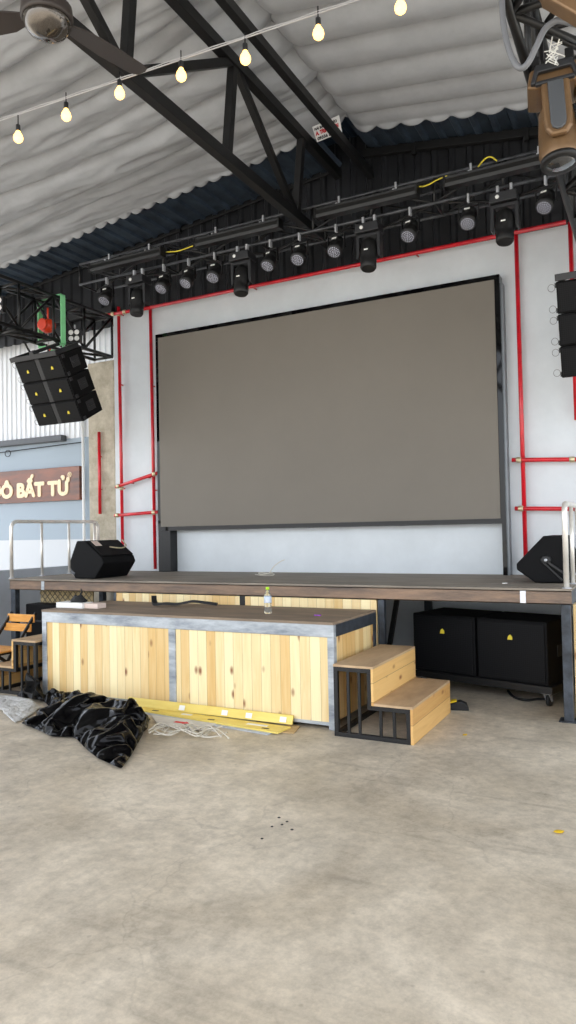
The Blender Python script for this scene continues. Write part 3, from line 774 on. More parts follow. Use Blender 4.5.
# ------------------------------------------------------------------ LED screen
YSC = 7.39
dl = at(157.6, 338.3, Y=YSC); dr = at(495.9, 279.6, Y=YSC); bl_ = at(162.2, 526, Y=YSC); br_ = at(499, 519.6, Y=YSC)
x0, x1 = (dl.x+bl_.x)/2, (dr.x+br_.x)/2; z1, z0 = (dl.z+dr.z)/2, (bl_.z+br_.z)/2
t = thing('led_screen', 'huge dark grey LED video wall in a glossy black surround above the stage', 'screen', ((x0+x1)/2, YSC+.07, ZS))
MB().b2((x0, YSC-.012, z0), (x1, YSC+.10, z1)).build('display_panel', M['screen'], t)
fw = .05
mb = MB()
mb.b2((x0-fw, YSC, z1), (x1+fw, YSC+.145, z1+.05))
mb.b2((x0-fw, YSC, z0-.05), (x1+fw, YSC+.145, z0))
mb.b2((x0-fw, YSC, z0), (x0, YSC+.145, z1)); mb.b2((x1, YSC, z0), (x1+fw, YSC+.145, z1))
mb.build('surround', M['gloss'], t)
la_ = at(170.5, 550, Y=YSC).x
MB().b2((x0-fw, YSC+.0, ZS), (la_, YSC+.145, z0-.05)).build('leg', M['black'], t, .003)
MB().b2((x1+.01, YSC+.0, ZS), (x1+fw, YSC+.145, z0-.05)).build('leg', M['gloss'], t)
MB().b2((x1+fw, YSC+.03, ZS), (x1+fw+.022, YSC+.148, z1-.03)).build('side_trim', M['trimgrey'], t)

# ------------------------------------------------------------------ red pipes
YP = 7.475; RP = .0215
def pipe(a, b, label, clamps=(), y=YP, r=RP, ends=()):
    pa, pb = at(a[0], a[1], Y=y), at(b[0], b[1], Y=y)
    t = thing('red_pipe', label, 'pipe', pa if pa.z < pb.z else pb, group='red pipes on the back wall')
    MB().tube([pa, pb], r, 14).build('tube', M['red'], t)
    d = (pb-pa).normalized(); z = V((0, 0, 1)).rotation_difference(d).to_matrix().to_4x4()
    for f in clamps:
        p = pa.lerp(pb, f)
        MB().lathe([(r, -.025), (r+.006, -.022), (r+.008, 0), (r+.006, .022), (r, .025)], 14, T(*p) @ z).build('clamp', M['brass'], t)
    # stand-offs carry the pipe on the wall
    mb = MB()
    for f in (.3, .7):
        p = pa.lerp(pb, f); mb.tube([p, V((p.x, YW+.01, p.z))], .009, 8)
    mb.build('standoff', M['red'], t)
    return t
Y1, Y2 = YP, YP-.052
pipe((118.5, 307), (123, 567), 'red upright pipe nearest the concrete column on the left of the back wall', (.03, .7))
pipe((150.3, 308), (155.3, 569), 'red upright pipe just left of the screen')
pipe((104, 315.5), (151, 307.6), 'short red crosspiece at the top left corner of the back wall', (.05, .2, .45), Y2)
pipe((150.5, 307.5), (566, 222), 'long red pipe along the top edge of the back wall under the lights', (), Y2)
pipe((116, 487), (157.5, 473), 'slanted short red pipe between the two left uprights', (.06, .93), Y2)
pipe((115, 515.5), (158.5, 512), 'level short red pipe between the two left uprights, below the slanted one', (.06, .90), Y2)
pipe((516, 234), (526, 566), 'red upright pipe just right of the screen', ())
pipe((570, 222), (576.5, 420), 'red upright pipe at the right edge of the photo behind the line array')
pipe((512, 460), (590, 459.3), 'upper short red crosspiece right of the screen', (.09, .78), Y2)
pipe((515, 508.5), (590, 509), 'lower short red crosspiece right of the screen behind the railing', (.08,), Y2)
pipe((99, 432), (100, 514), 'short red pipe standing on the face of the concrete column', (), 7.50, .022)

# ------------------------------------------------------------------ stage
t = thing('stage', 'long low stage with rusty steel front beam and grey plywood deck', 'stage', ((XL+XR)/2, YF+.8, 0))
MB().b2((XL, YF-.012, ZS-.018), (XR, YW-.002, ZS)).build('deck', M['deck'], t, .003)
mb = MB(); mb.b2((XL, YF, .893), (XR, YF+.012, ZS-.018)); mb.b2((XL, YF, .893), (XR, YF+.06, .903)); mb.b2((XL, YF, ZS-.028), (XR, YF+.06, ZS-.018))
mb.build('front_beam', M['rust'], t, .002)
mb = MB()
for x in (XL, XR-.012): mb.b2((x, YF+.012, .893), (x+.012, YW-.02, ZS-.018))
mb.build('side_beam', M['rawdark'], t)
mb = MB()
for i in range(1, 10):
    x = XL+(XR-XL)*i/10; mb.b2((x-.02, YF+.06, .92), (x+.02, YW-.02, ZS-.018))
mb.build('joists', M['rawdark'], t)
px_ = at(523, 597, Y=YF).x; MB().b2((px_-.022, YF-.006, .897), (px_+.022, YF+.001, ZS-.022)).build('splice_plate', M['silver'], t, .001)
px_ = at(43, 584, Y=YF).x; MB().b2((px_-.022, YF-.006, .897), (px_+.022, YF+.001, ZS-.022)).build('splice_plate', M['rawsteel'], t, .001)
def post(x, y=YF+.035, w=.07, m_='rawdark', h=.893):
    o = MB().b2((x-w/2, y-w/2, 0), (x+w/2, y+w/2, h)).build('post', M[m_], t, .004)
    MB().b2((x-w, y-w, 0), (x+w, y+w, .008)).build('base_plate', M['rawdark'], o)
xpR = XR-.045; post(xpR); post(XL+.05)
xpM = at(381, 625, Y=YF).x; post(xpM, w=.055)
for x in (XL+.05, -4.6, -2.2, xpR): post(x, 7.40)
br1, br2 = at(399, 598, Y=6.9), at(388, 645, Y=6.9)
MB().bar(V((br1.x, 6.9, .90)), V((br2.x-.05, 6.9, .0)), .045, .045).build('brace', M['steel'], t, .003)
def panel(xa, xb):
    MB().b2((xa, YF+.012, .02), (xb, YF+.034, .888)).build('plank_panel', M['pine'], t)
xa, xb, xc_, xd = [at(u, 600, Y=YF).x for u in (115.5, 239, 244.5, 376)]
panel(xa, xb); panel(xc_, xd)
MB().b2((xb, YF+.012, 0), (xc_, YF+.05, .893)).build('post', M['steel'], t)
MB().b2((xa-.035, YF+.012, 0), (xa, YF+.05, .893)).build('post', M['rawdark'], t)
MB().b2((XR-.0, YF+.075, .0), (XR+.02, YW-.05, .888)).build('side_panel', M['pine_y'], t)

# railings
def rail_proto():
    t = thing('stage_railing', '', 'railing', (XL+.02, YF+.05, ZS), group='steel railings at the stage ends')
    ys = [at(u, 575, X=XL+.02).y for u in (11.7, 42.2, 69.4, 95, 119)]
    X = XL+.02; zt = ZS+.655; ys[0] = YF+.012; ys[4] = min(ys[4], 7.36)
    pts = [V((X, ys[0], ZS+.002)), V((X, ys[0], zt-.09))]
    for k in range(1, 6):
        a = PI/2*k/5; pts.append(V((X, ys[0]+.08*(1-math.cos(a)), zt-.08+.08*math.sin(a))))
    for k in range(0, 6):
        a = PI/2*(1-k/5); pts.append(V((X, ys[4]-.08*(1-math.cos(a)), zt-.08+.08*math.sin(a))))
    pts.append(V((X, ys[4], ZS+.002)))
    MB().tube(pts, .021, 14).build('hoop', M['chrome'], t)
    for y in ys[1:4]: MB().tube([V((X, y, ZS+.002)), V((X, y, zt-.005))], .017, 12).build('upright', M['chrome'], t)
    for y in ys: MB().lathe([(.0, 0), (.036, 0), (.036, .005), (.022, .01)], 16, T(X, y, ZS+.001)).build('foot_flange', M['silver'], t)
    return t
rl = rail_proto(); rl['label'] = 'brushed steel tube railing on the left end of the stage beside the monitor'
dup(rl, (XR-.035, YF+.05, ZS), None, 'brushed steel tube railing on the right end of the stage at the photo edge')

# ------------------------------------------------------------------ low platform in front
PX0, PX1, PY0, PY1, PZ = -5.205, -2.213, 4.979, 5.885, .807
t = thing('low_platform', 'pine-clad lower platform with bare steel frame standing before the stage', 'platform', ((PX0+PX1)/2, (PY0+PY1)/2, 0))
MB().b2((PX0, PY0-.004, PZ-.02), (PX1, PY1, PZ)).build('deck', M['pdeck'], t, .002)
MB().b2((PX0, PY0, PZ-.115), (PX1, PY0+.045, PZ-.02)).build('front_rail', M['rawsteel'], t, .004)
for x in (PX0, PX1-.045): MB().b2((x, PY0+.045, PZ-.115), (x+.045, PY1, PZ-.02)).build('side_rail', M['rawdark'], t, .004)
MB().b2((PX0, PY1-.045, PZ-.115), (PX1, PY1, PZ-.02)).build('back_rail', M['rawdark'], t)
xm = at(172, 660, Y=PY0).x
for x, w in ((PX0, .055), (xm-.035, .07), (PX1-.055, .055)): MB().b2((x, PY0, 0), (x+w, PY0+.055, PZ-.115)).build('post', M['rawsteel'], t, .004)
for x in (PX0, PX1-.055): MB().b2((x, PY1-.055, 0), (x+.055, PY1, PZ-.115)).build('post', M['rawdark'], t, .004)
MB().b2((PX0+.055, PY0+.012, .055), (xm-.035, PY0+.034, PZ-.115)).build('plank_panel', M['pine'], t)
MB().b2((xm+.035, PY0+.012, .055), (PX1-.055, PY0+.034, PZ-.115)).build('plank_panel', M['pine'], t)
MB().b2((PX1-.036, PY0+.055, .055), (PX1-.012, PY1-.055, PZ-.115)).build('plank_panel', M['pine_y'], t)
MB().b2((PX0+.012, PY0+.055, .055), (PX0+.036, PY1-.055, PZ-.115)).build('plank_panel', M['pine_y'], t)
for a, b in ((PX0+.055, xm-.035), (xm+.035, PX1-.055)): MB().b2((a, PY0+.012, .03), (b, PY0+.05, .055)).build('bottom_rail', M['rawsteel'], t)

# ------------------------------------------------------------------ steps
def steps_proto(loc):
    t = thing('wooden_steps', '', 'steps', loc, group='two-tread steps beside the low platform')
    x0, y0 = loc[0]+.004, loc[1]; D = .488; w1, w2 = .292, .578; h1, h2 = .522, .263; q = .032
    X = lambda a: x0+a
    for s in (-1, 1):
        ya, yb = sorted((y0+s*D, y0+s*(D-q)))
        mb = MB()
        mb.b2((X(0), ya, 0), (X(w2), yb, q)); mb.b2((X(0), ya, q), (X(q), yb, h1-.018)); mb.b2((X(q), ya, h1-.018-q), (X(w1), yb, h1-.018))
        mb.b2((X(w1-q), ya, h2-.018-q), (X(w1), yb, h1-.018-q)); mb.b2((X(w1), ya, h2-.018-q), (X(w2), yb, h2-.018)); mb.b2((X(w2-q), ya, q), (X(w2), yb, h2-.018-q))
        mb.build('side_frame', M['steel'], t, .002)
        for a, h in ((.10, h1-.05), (.185, h1-.05), (.345, h2-.05), (.445, h2-.05)):
            MB().b2((X(a), ya+.008, q), (X(a)+.02, yb-.008, h)).build('bar', M['steel'], t)
    mb = MB()
    for a, z in ((0, 0), (w2-q, 0), (0, h1-.05), (w1-q, h1-.05), (w1-q, h2-.05)): mb.b2((X(a), y0-D+q, z), (X(a)+q, y0+D-q, z+q))
    mb.build('cross_rail', M['steel'], t)
    MB().b2((X(0), y0-D-.004, h1-.018), (X(w1+.018), y0+D+.004, h1)).build('tread', M['tread'], t, .002)
    MB().b2((X(w1+.018), y0-D-.004, h2-.018), (X(w2+.018), y0+D+.004, h2)).build('tread', M['tread'], t, .002)
    MB().b2((X(w1), y0-D-.004, h2-.018), (X(w1+.018), y0+D+.004, h1-.018)).build('riser', M['stepw'], t)
    MB().b2((X(w2), y0-D-.004, 0.002), (X(w2+.018), y0+D+.004, h2-.018)).build('riser', M['stepw'], t)
    return t
st = steps_proto((-2.172, 5.345, 0)); st['label'] = 'two wooden steps with black barred frame at the right end of the low platform'
dup(st, (PX0-.01, 5.40, 0), (0, 0, PI), 'two wooden steps with black barred frame at the left end of the low platform')

# ------------------------------------------------------------------ stage monitors
def monitor(name, poly, x, y0, y1, label, strap):
    t = thing(name, label, 'loudspeaker', (x, (y0+y1)/2, ZS), group='wedge monitors on the stage')
    P = [(x+a, ZS+.004+b) for a, b in poly]
    MB().prism(P, y0, y1, 'XZ').build('cabinet', M['blackbox'], t, .012)
    return t, P
yl = 6.06
ml, P = monitor('stage_monitor', [(.05, 0), (.34, 0), (.47, .17), (.44, .235), (.20, .415), (.08, .415), (-.02, .20), (-.02, .12)], at(71.5, 578, Y=yl).x, yl, at(130, 574, X=at(97.5, 579, Y=yl).x).y, 'black wedge monitor with a pale strap handle at the left end of the stage', True)
yl1 = at(130, 574, X=at(97.5, 579, Y=yl).x).y
xm_ = at(71.5, 578, Y=yl).x
bm_ = MB(); a, b = V((xm_+.435, 0, ZS+.25)), V((xm_+.215, 0, ZS+.412)); n_ = V((.16, 0, .22)).normalized()*.006
bm_.add([V((p.x, y, p.z))+n_*k for k in (.2, 2) for p, y in ((a, yl+.02), (b, yl+.02), (b, yl1-.02), (a, yl1-.02))], [(0, 1, 2, 3), (7, 6, 5, 4), (0, 4, 5, 1), (1, 5, 6, 2), (2, 6, 7, 3), (3, 7, 4, 0)])
bm_.build('grille', M['grille'], ml)
c_ = (a+b)/2+n_*3
hp_ = [c_+V((.0, yl+.42, 0)) , ]
q0 = V((c_.x, 0, c_.z)); dirb = (b-a).normalized()
MB().tube(curve_pts([q0+V((0, yl+.25, 0))+dirb*.0, q0+V((0, yl+.36, 0))-dirb*.06+n_*4, q0+V((0, yl+.48, 0))-dirb*.03+n_*5, q0+V((0, yl+.55, 0))+dirb*.10+n_*3]), .008, 8).build('strap_handle', M['brass'], ml)
q0_ = a.lerp(b, .78)+n_*2.2
MB().box(q0_+V((0, yl+.11, 0)), (.09, .10, .004), Matrix.Rotation(R(36), 3, 'Y')).build('badge', M['pink'], ml)
q0_ = V((xm_+.02, yl-.002, ZS+.07)); MB().box(q0_, (.07, .008, .03), Matrix.Rotation(R(30), 3, 'Y')).build('connector_plate', M['midgrey'], ml)
yr = 6.42; xr_ = at(516.5, 570, Y=yr).x
mr, P = monitor('stage_monitor', [(.15, 0), (.39, 0), (.435, .10), (.435, .22), (.37, .395), (.225, .395), (0, .16), (0, .11)], xr_, yr, yr+.62, 'black wedge monitor with a round side mount at the right end of the stage', False)
pm = at(546, 560, Y=yr)
MB().lathe([(.045, 0), (.045, .012), (.03, .02), (.014, .02)], 18, T(pm.x, yr, pm.z) @ Matrix.Rotation(PI/2, 4, 'X')).build('pivot', M['black'], mr)
MB().lathe([(0, .02), (.014, .02), (.012, .026), (0, .026)], 12, T(pm.x, yr, pm.z) @ Matrix.Rotation(PI/2, 4, 'X')).build('pivot_bolt', M['silver'], mr)
MB().bar(V((pm.x+.02, yr-.018, pm.z-.02)), V((pm.x+.155, yr-.018, pm.z-.12)), .02, .022).build('bracket_arm', M['black'], mr, .003)
MB().bar(V((pm.x-.02, yr-.012, pm.z-.02)), V((pm.x+.13, yr-.012, pm.z-.17)), .014, .016).build('bracket_arm', M['black'], mr, .003)

# ------------------------------------------------------------------ subwoofers on a dolly under the stage
SW, SH, SD, SZ = .655, .53, .56, .175
tl_ = at(411.5, 614, Y=6.62); tr_ = at(547.5, 624, Y=6.28)
ang = math.atan2(tr_.y-tl_.y, tr_.x-tl_.x); mid_ = (tl_+tr_)/2
Bs = T(mid_.x, mid_.y, 0) @ Matrix.Rotation(ang, 4, 'Z')
t = thing('speaker_dolly', 'low black wheeled dolly carrying the two subwoofers under the stage', 'dolly', (mid_.x, mid_.y, 0), (0, 0, ang))
MB().prism([(-SW-.02, -.012), (SW+.03, -.012), (SW+.03, SD+.02), (-SW-.02, SD+.02)], .115, SZ, 'XY', Bs).build('platform', M['black'], t, .004)
for x in (-SW+.06, SW-.035):
    for y in (.05, SD-.06):
        fk = MB(); 
        fk.prism([(x-.04, y-.04), (x+.04, y-.04), (x+.04, y+.04), (x-.04, y+.04)], .108, .116, 'XY', Bs)
        for s in (-1, 1): fk.prism([(y-.03, .108), (y+.03, .108), (y+.045, .045), (y+.02, .04)], x+s*.024-.003, x+s*.024+.003, 'YZ', Bs)
        fo = fk.build('caster', M['silver'], t)
        MB().lathe([(.0, -.018), (.035, -.018), (.05, -.012), (.05, .012), (.035, .018), (0, .018)], 20, Bs @ T(x, y+.03, .05) @ Matrix.Rotation(PI/2, 4, 'Y')).build('wheel', M['blackrub'], fo)
def sub_proto():
    t = thing('subwoofer', '', 'loudspeaker', group='subwoofers under the stage')
    w = SW/2-.008
    MB().b2((-w, .0, 0), (w, SD, SH)).build('cabinet', M['blackbox'], t, .010)
    g = MB().b2((-w+.02, -.014, .02), (w-.02, .0, SH-.02)).build('grille', M['grille'], t, .006)
    MB().prism([(-.022, SH*.72-.02), (.022, SH*.72-.02), (.022, SH*.72+.004), (.004, SH*.72+.024), (-.014, SH*.72+.010)], -.020, -.013, 'XZ').build('logo', M['logo'], g)
    for s in (-1, 1):
        mb = MB(); mb.b2((s*w-.004, .20, SH*.5-.05), (s*w+.003, .36, SH*.5+.05)); mb.build('side_handle', M['darkgrey'], t, .003)
    return t
sp = sub_proto()
pL = Bs @ V((-SW/2, .008, SZ)); pR = Bs @ V((SW/2, .008, SZ))
sp.location = pL; sp.rotation_euler = (0, 0, ang); sp['label'] = 'black subwoofer on the left of the pair, just behind the wooden steps'
dup(sp, pR, (0, 0, ang), 'black subwoofer on the right of the pair, beside the right stage post')
tag(MB().tube(curve_pts([at(u, v, Z=.012) for u, v in ((508, 691), (514, 697), (526, 700), (540, 699), (552, 700))]), .011, 8).build('cable', M['blackrub']), 'black cable lying on the floor under the subwoofer dolly', 'cable')
# left end under the stage
px0, px1 = at(31, 620, Y=6.10).x, at(100, 610, Y=6.10).x
t = thing('flight_case', 'black flight case standing in the dark under the left end of the stage', 'case', ((px0+px1)/2, 6.1, 0))
MB().b2((px0, 6.02, .03), (px1, 6.22, .72)).build('shell', M['blackbox'], t, .012)
MB().b2((px0-.004, 6.014, .52), (px1+.004, 6.225, .54)).build('lid_band', M['darkgrey'], t)
for x in (px0+.12, px1-.12):
    for y in (6.06, 6.18): MB().b2((x-.03, y-.03, 0), (x+.03, y+.03, .03)).build('foot', M['blackrub'], t)
t = thing('mesh_panel', 'tan board covered with wire mesh under the left end of the stage', 'panel', (-6.15, 6.25, 0))
MB().b2((-6.56, 6.26, 0), (-5.75, 6.28, .885)).build('board', M['tan'], t)
mb = MB()
for i in range(-14, 30):
    for s in (-1, 1):
        pts = []
        xA = -6.6+i*.08
        a0 = max(0, (-6.6-xA)/.9) if s > 0 else max(0, (xA-(-5.75))/.9)
        lo, hi = None, None
        for k in range(0, 31):
            x = xA+s*.9*k/30; z = .885*k/30
            if -6.56 <= x <= -5.75:
                if lo is None: lo = V((x, 6.25, z))
                hi = V((x, 6.25, z))
        if lo is not None and (hi-lo).length > .03: mb.bar(lo, hi, .006, .006)
mb.build('wire_mesh', M['meshwire'], t)

# ------------------------------------------------------------------ chair behind the left steps
cx0, cx1 = -6.27, -5.88
t = thing('folding_chair', 'folding chair with orange-brown wooden slats and black frame at the left edge', 'chair', (-6.08, 5.3, 0))
dz = .067
for k, z in ((0, .50), (1, .592)):
    y = 5.47+.045*k
    MB().prism([(cx0, z), (cx1, z), (cx1, z+.082), (cx0, z+.082)], y, y+.016, 'XZ').build('back_slat', M['rail_wood'], t, .004)
for k in range(4):
    y = 5.02+.1*k; MB().b2((cx0, y, .335), (cx1, y+.09, .353)).build('seat_slat', M['rail_wood'], t, .004)
for x in (cx0+.02, cx1-.02):
    MB().bar(V((x, 5.56, .685)), V((x, 4.98, 0)), .018, .03).build('frame_leg', M['steel'], t)
    MB().bar(V((x-.0, 5.05, .325)), V((x-.0, 5.50, 0)), .016, .03).build('frame_leg', M['steel'], t)
    MB().bar(V((x, 5.0, .325)), V((x, 5.46, .325)), .016, .022).build('seat_rail', M['steel'], t)

# ------------------------------------------------------------------ small things on platform and stage
bx_, by_ = at(268, 614, Z=PZ).x, at(268, 614, Z=PZ).y
t = thing('water_bottle', 'small clear plastic water bottle with lime cap standing on the low platform', 'bottle', (bx_, by_, PZ))
MB().lathe([(.0, .003), (.026, .0), (.031, .008), (.031, .05), (.027, .058), (.031, .066), (.031, .11), (.028, .118), (.031, .126), (.031, .15), (.024, .175), (.013, .192), (.013, .205)], 20, T(bx_, by_, PZ)).build('body', M['pet'], t)
MB().lathe([(.0315, .095), (.0325, .097), (.0325, .148), (.0315, .15)], 20, T(bx_, by_, PZ)).build('label_wrap', M['label'], t)
MB().lathe([(.0, .226), (.014, .226), (.0155, .222), (.0155, .203), (.0, .203)], 16, T(bx_, by_, PZ)).build('cap', M['bottlecap'], t)
a_, b_ = at(56, 609, Z=PZ), at(84, 609, Z=PZ)
yb0 = 5.16
t = thing('foam_box', 'flat white foam box with a pinkish end lying on the left of the low platform', 'box', (-4.95, yb0, PZ))
xa_, xb_, xc2 = at(56, 608, Y=yb0).x, at(82, 608, Y=yb0).x, at(99, 608, Y=yb0+.05).x
MB().b2((xa_, yb0, PZ), (xb_, yb0+.15, PZ+.052)).build('tray', M['white'], t, .004)
MB().b2((xb_, yb0+.03, PZ), (xc2, yb0+.15, PZ+.046)).build('end_flap', M['pink'], t, .004)
c_ = V(((xa_+xb_)/2+.05, yb0+.08, PZ+.055))
mb = MB()
for k in range(5):
    mb.tube([c_+V(((.09-.012*k)*math.cos(a), (.045-.006*k)*math.sin(a), .008+.011*k+.004*math.sin(3*a+k))) for a in [2*PI*j/18 for j in range(18)]], .009, 6, closed=True)
mb.tube(curve_pts([c_+V((0, 0, .05)), c_+V((.02, .02, .09)), c_+V((.0, .03, .12))]), .007, 6)
tag(mb.build('cable_coil', M['blackrub']), 'black cable heap coiled on top of the white foam box', 'cable')
ps = [at(154, 602, Y=5.62), at(155.5, 606, Y=5.55), at(165, 607, Y=5.55), at(178, 607, Y=5.6), at(192, 605.5, Y=5.62), at(205, 605.3, Y=5.68), at(217, 604.8, Y=5.72)]
hs = [.085, .022, .03, .024, .05, .036, .02]; ps = [V((p.x, p.y, PZ+h)) for p, h in zip(ps, hs)]
cs = curve_pts(ps, 6); mb = MB()
for i in range(len(cs)-1): mb.bar(cs[i], cs[i+1]+(cs[i+1]-cs[i])*.1, .05, .022)
tag(mb.build('rubber_strap', M['blackrub']), 'curved black rubber strap lying on the low platform with one end turned up', 'strap')
p = at(318, 615.5, Z=PZ); tag(MB().prism([(-.03, -.015), (.03, -.02), (.02, .02), (-.02, .015)], 0, .006, 'XY', T(p.x, p.y, PZ)).build('paper_scrap', M['purple']), 'tiny purple scrap on the right of the low platform', 'scrap')
p = at(267, 575, Z=ZS); p = V((-3.90, 6.95, ZS)); mb = MB()
for k in (0, 2): mb.tube([p+V(((.11-.015*k)*math.cos(a)+.01*math.sin(k), (.09-.012*k)*math.sin(a), .008+.009*k+.006*math.sin(2*a+k))) for a in [2*PI*j/20 for j in range(20)]], .005, 6, closed=True)
mb.tube(curve_pts([p+V((.05, .02, .03)), p+V((.10, .03, .10)), p+V((.17, .05, .15)), p+V((.22, .05, .17))]), .005, 6)
tag(mb.build('cable_coil', M['cable']), 'small pale cable coil with one upright end lying on the stage before the screen', 'cable')
p = at(505, 583.5, Z=ZS); tag(MB().prism([(-.02, -.015), (.02, -.01), (.015, .018), (-.015, .012)], 0, .006, 'XY', T(p.x, p.y, ZS)).build('paper_scrap', M['sticker']), 'tiny white scrap on the stage deck before the right screen leg', 'scrap')

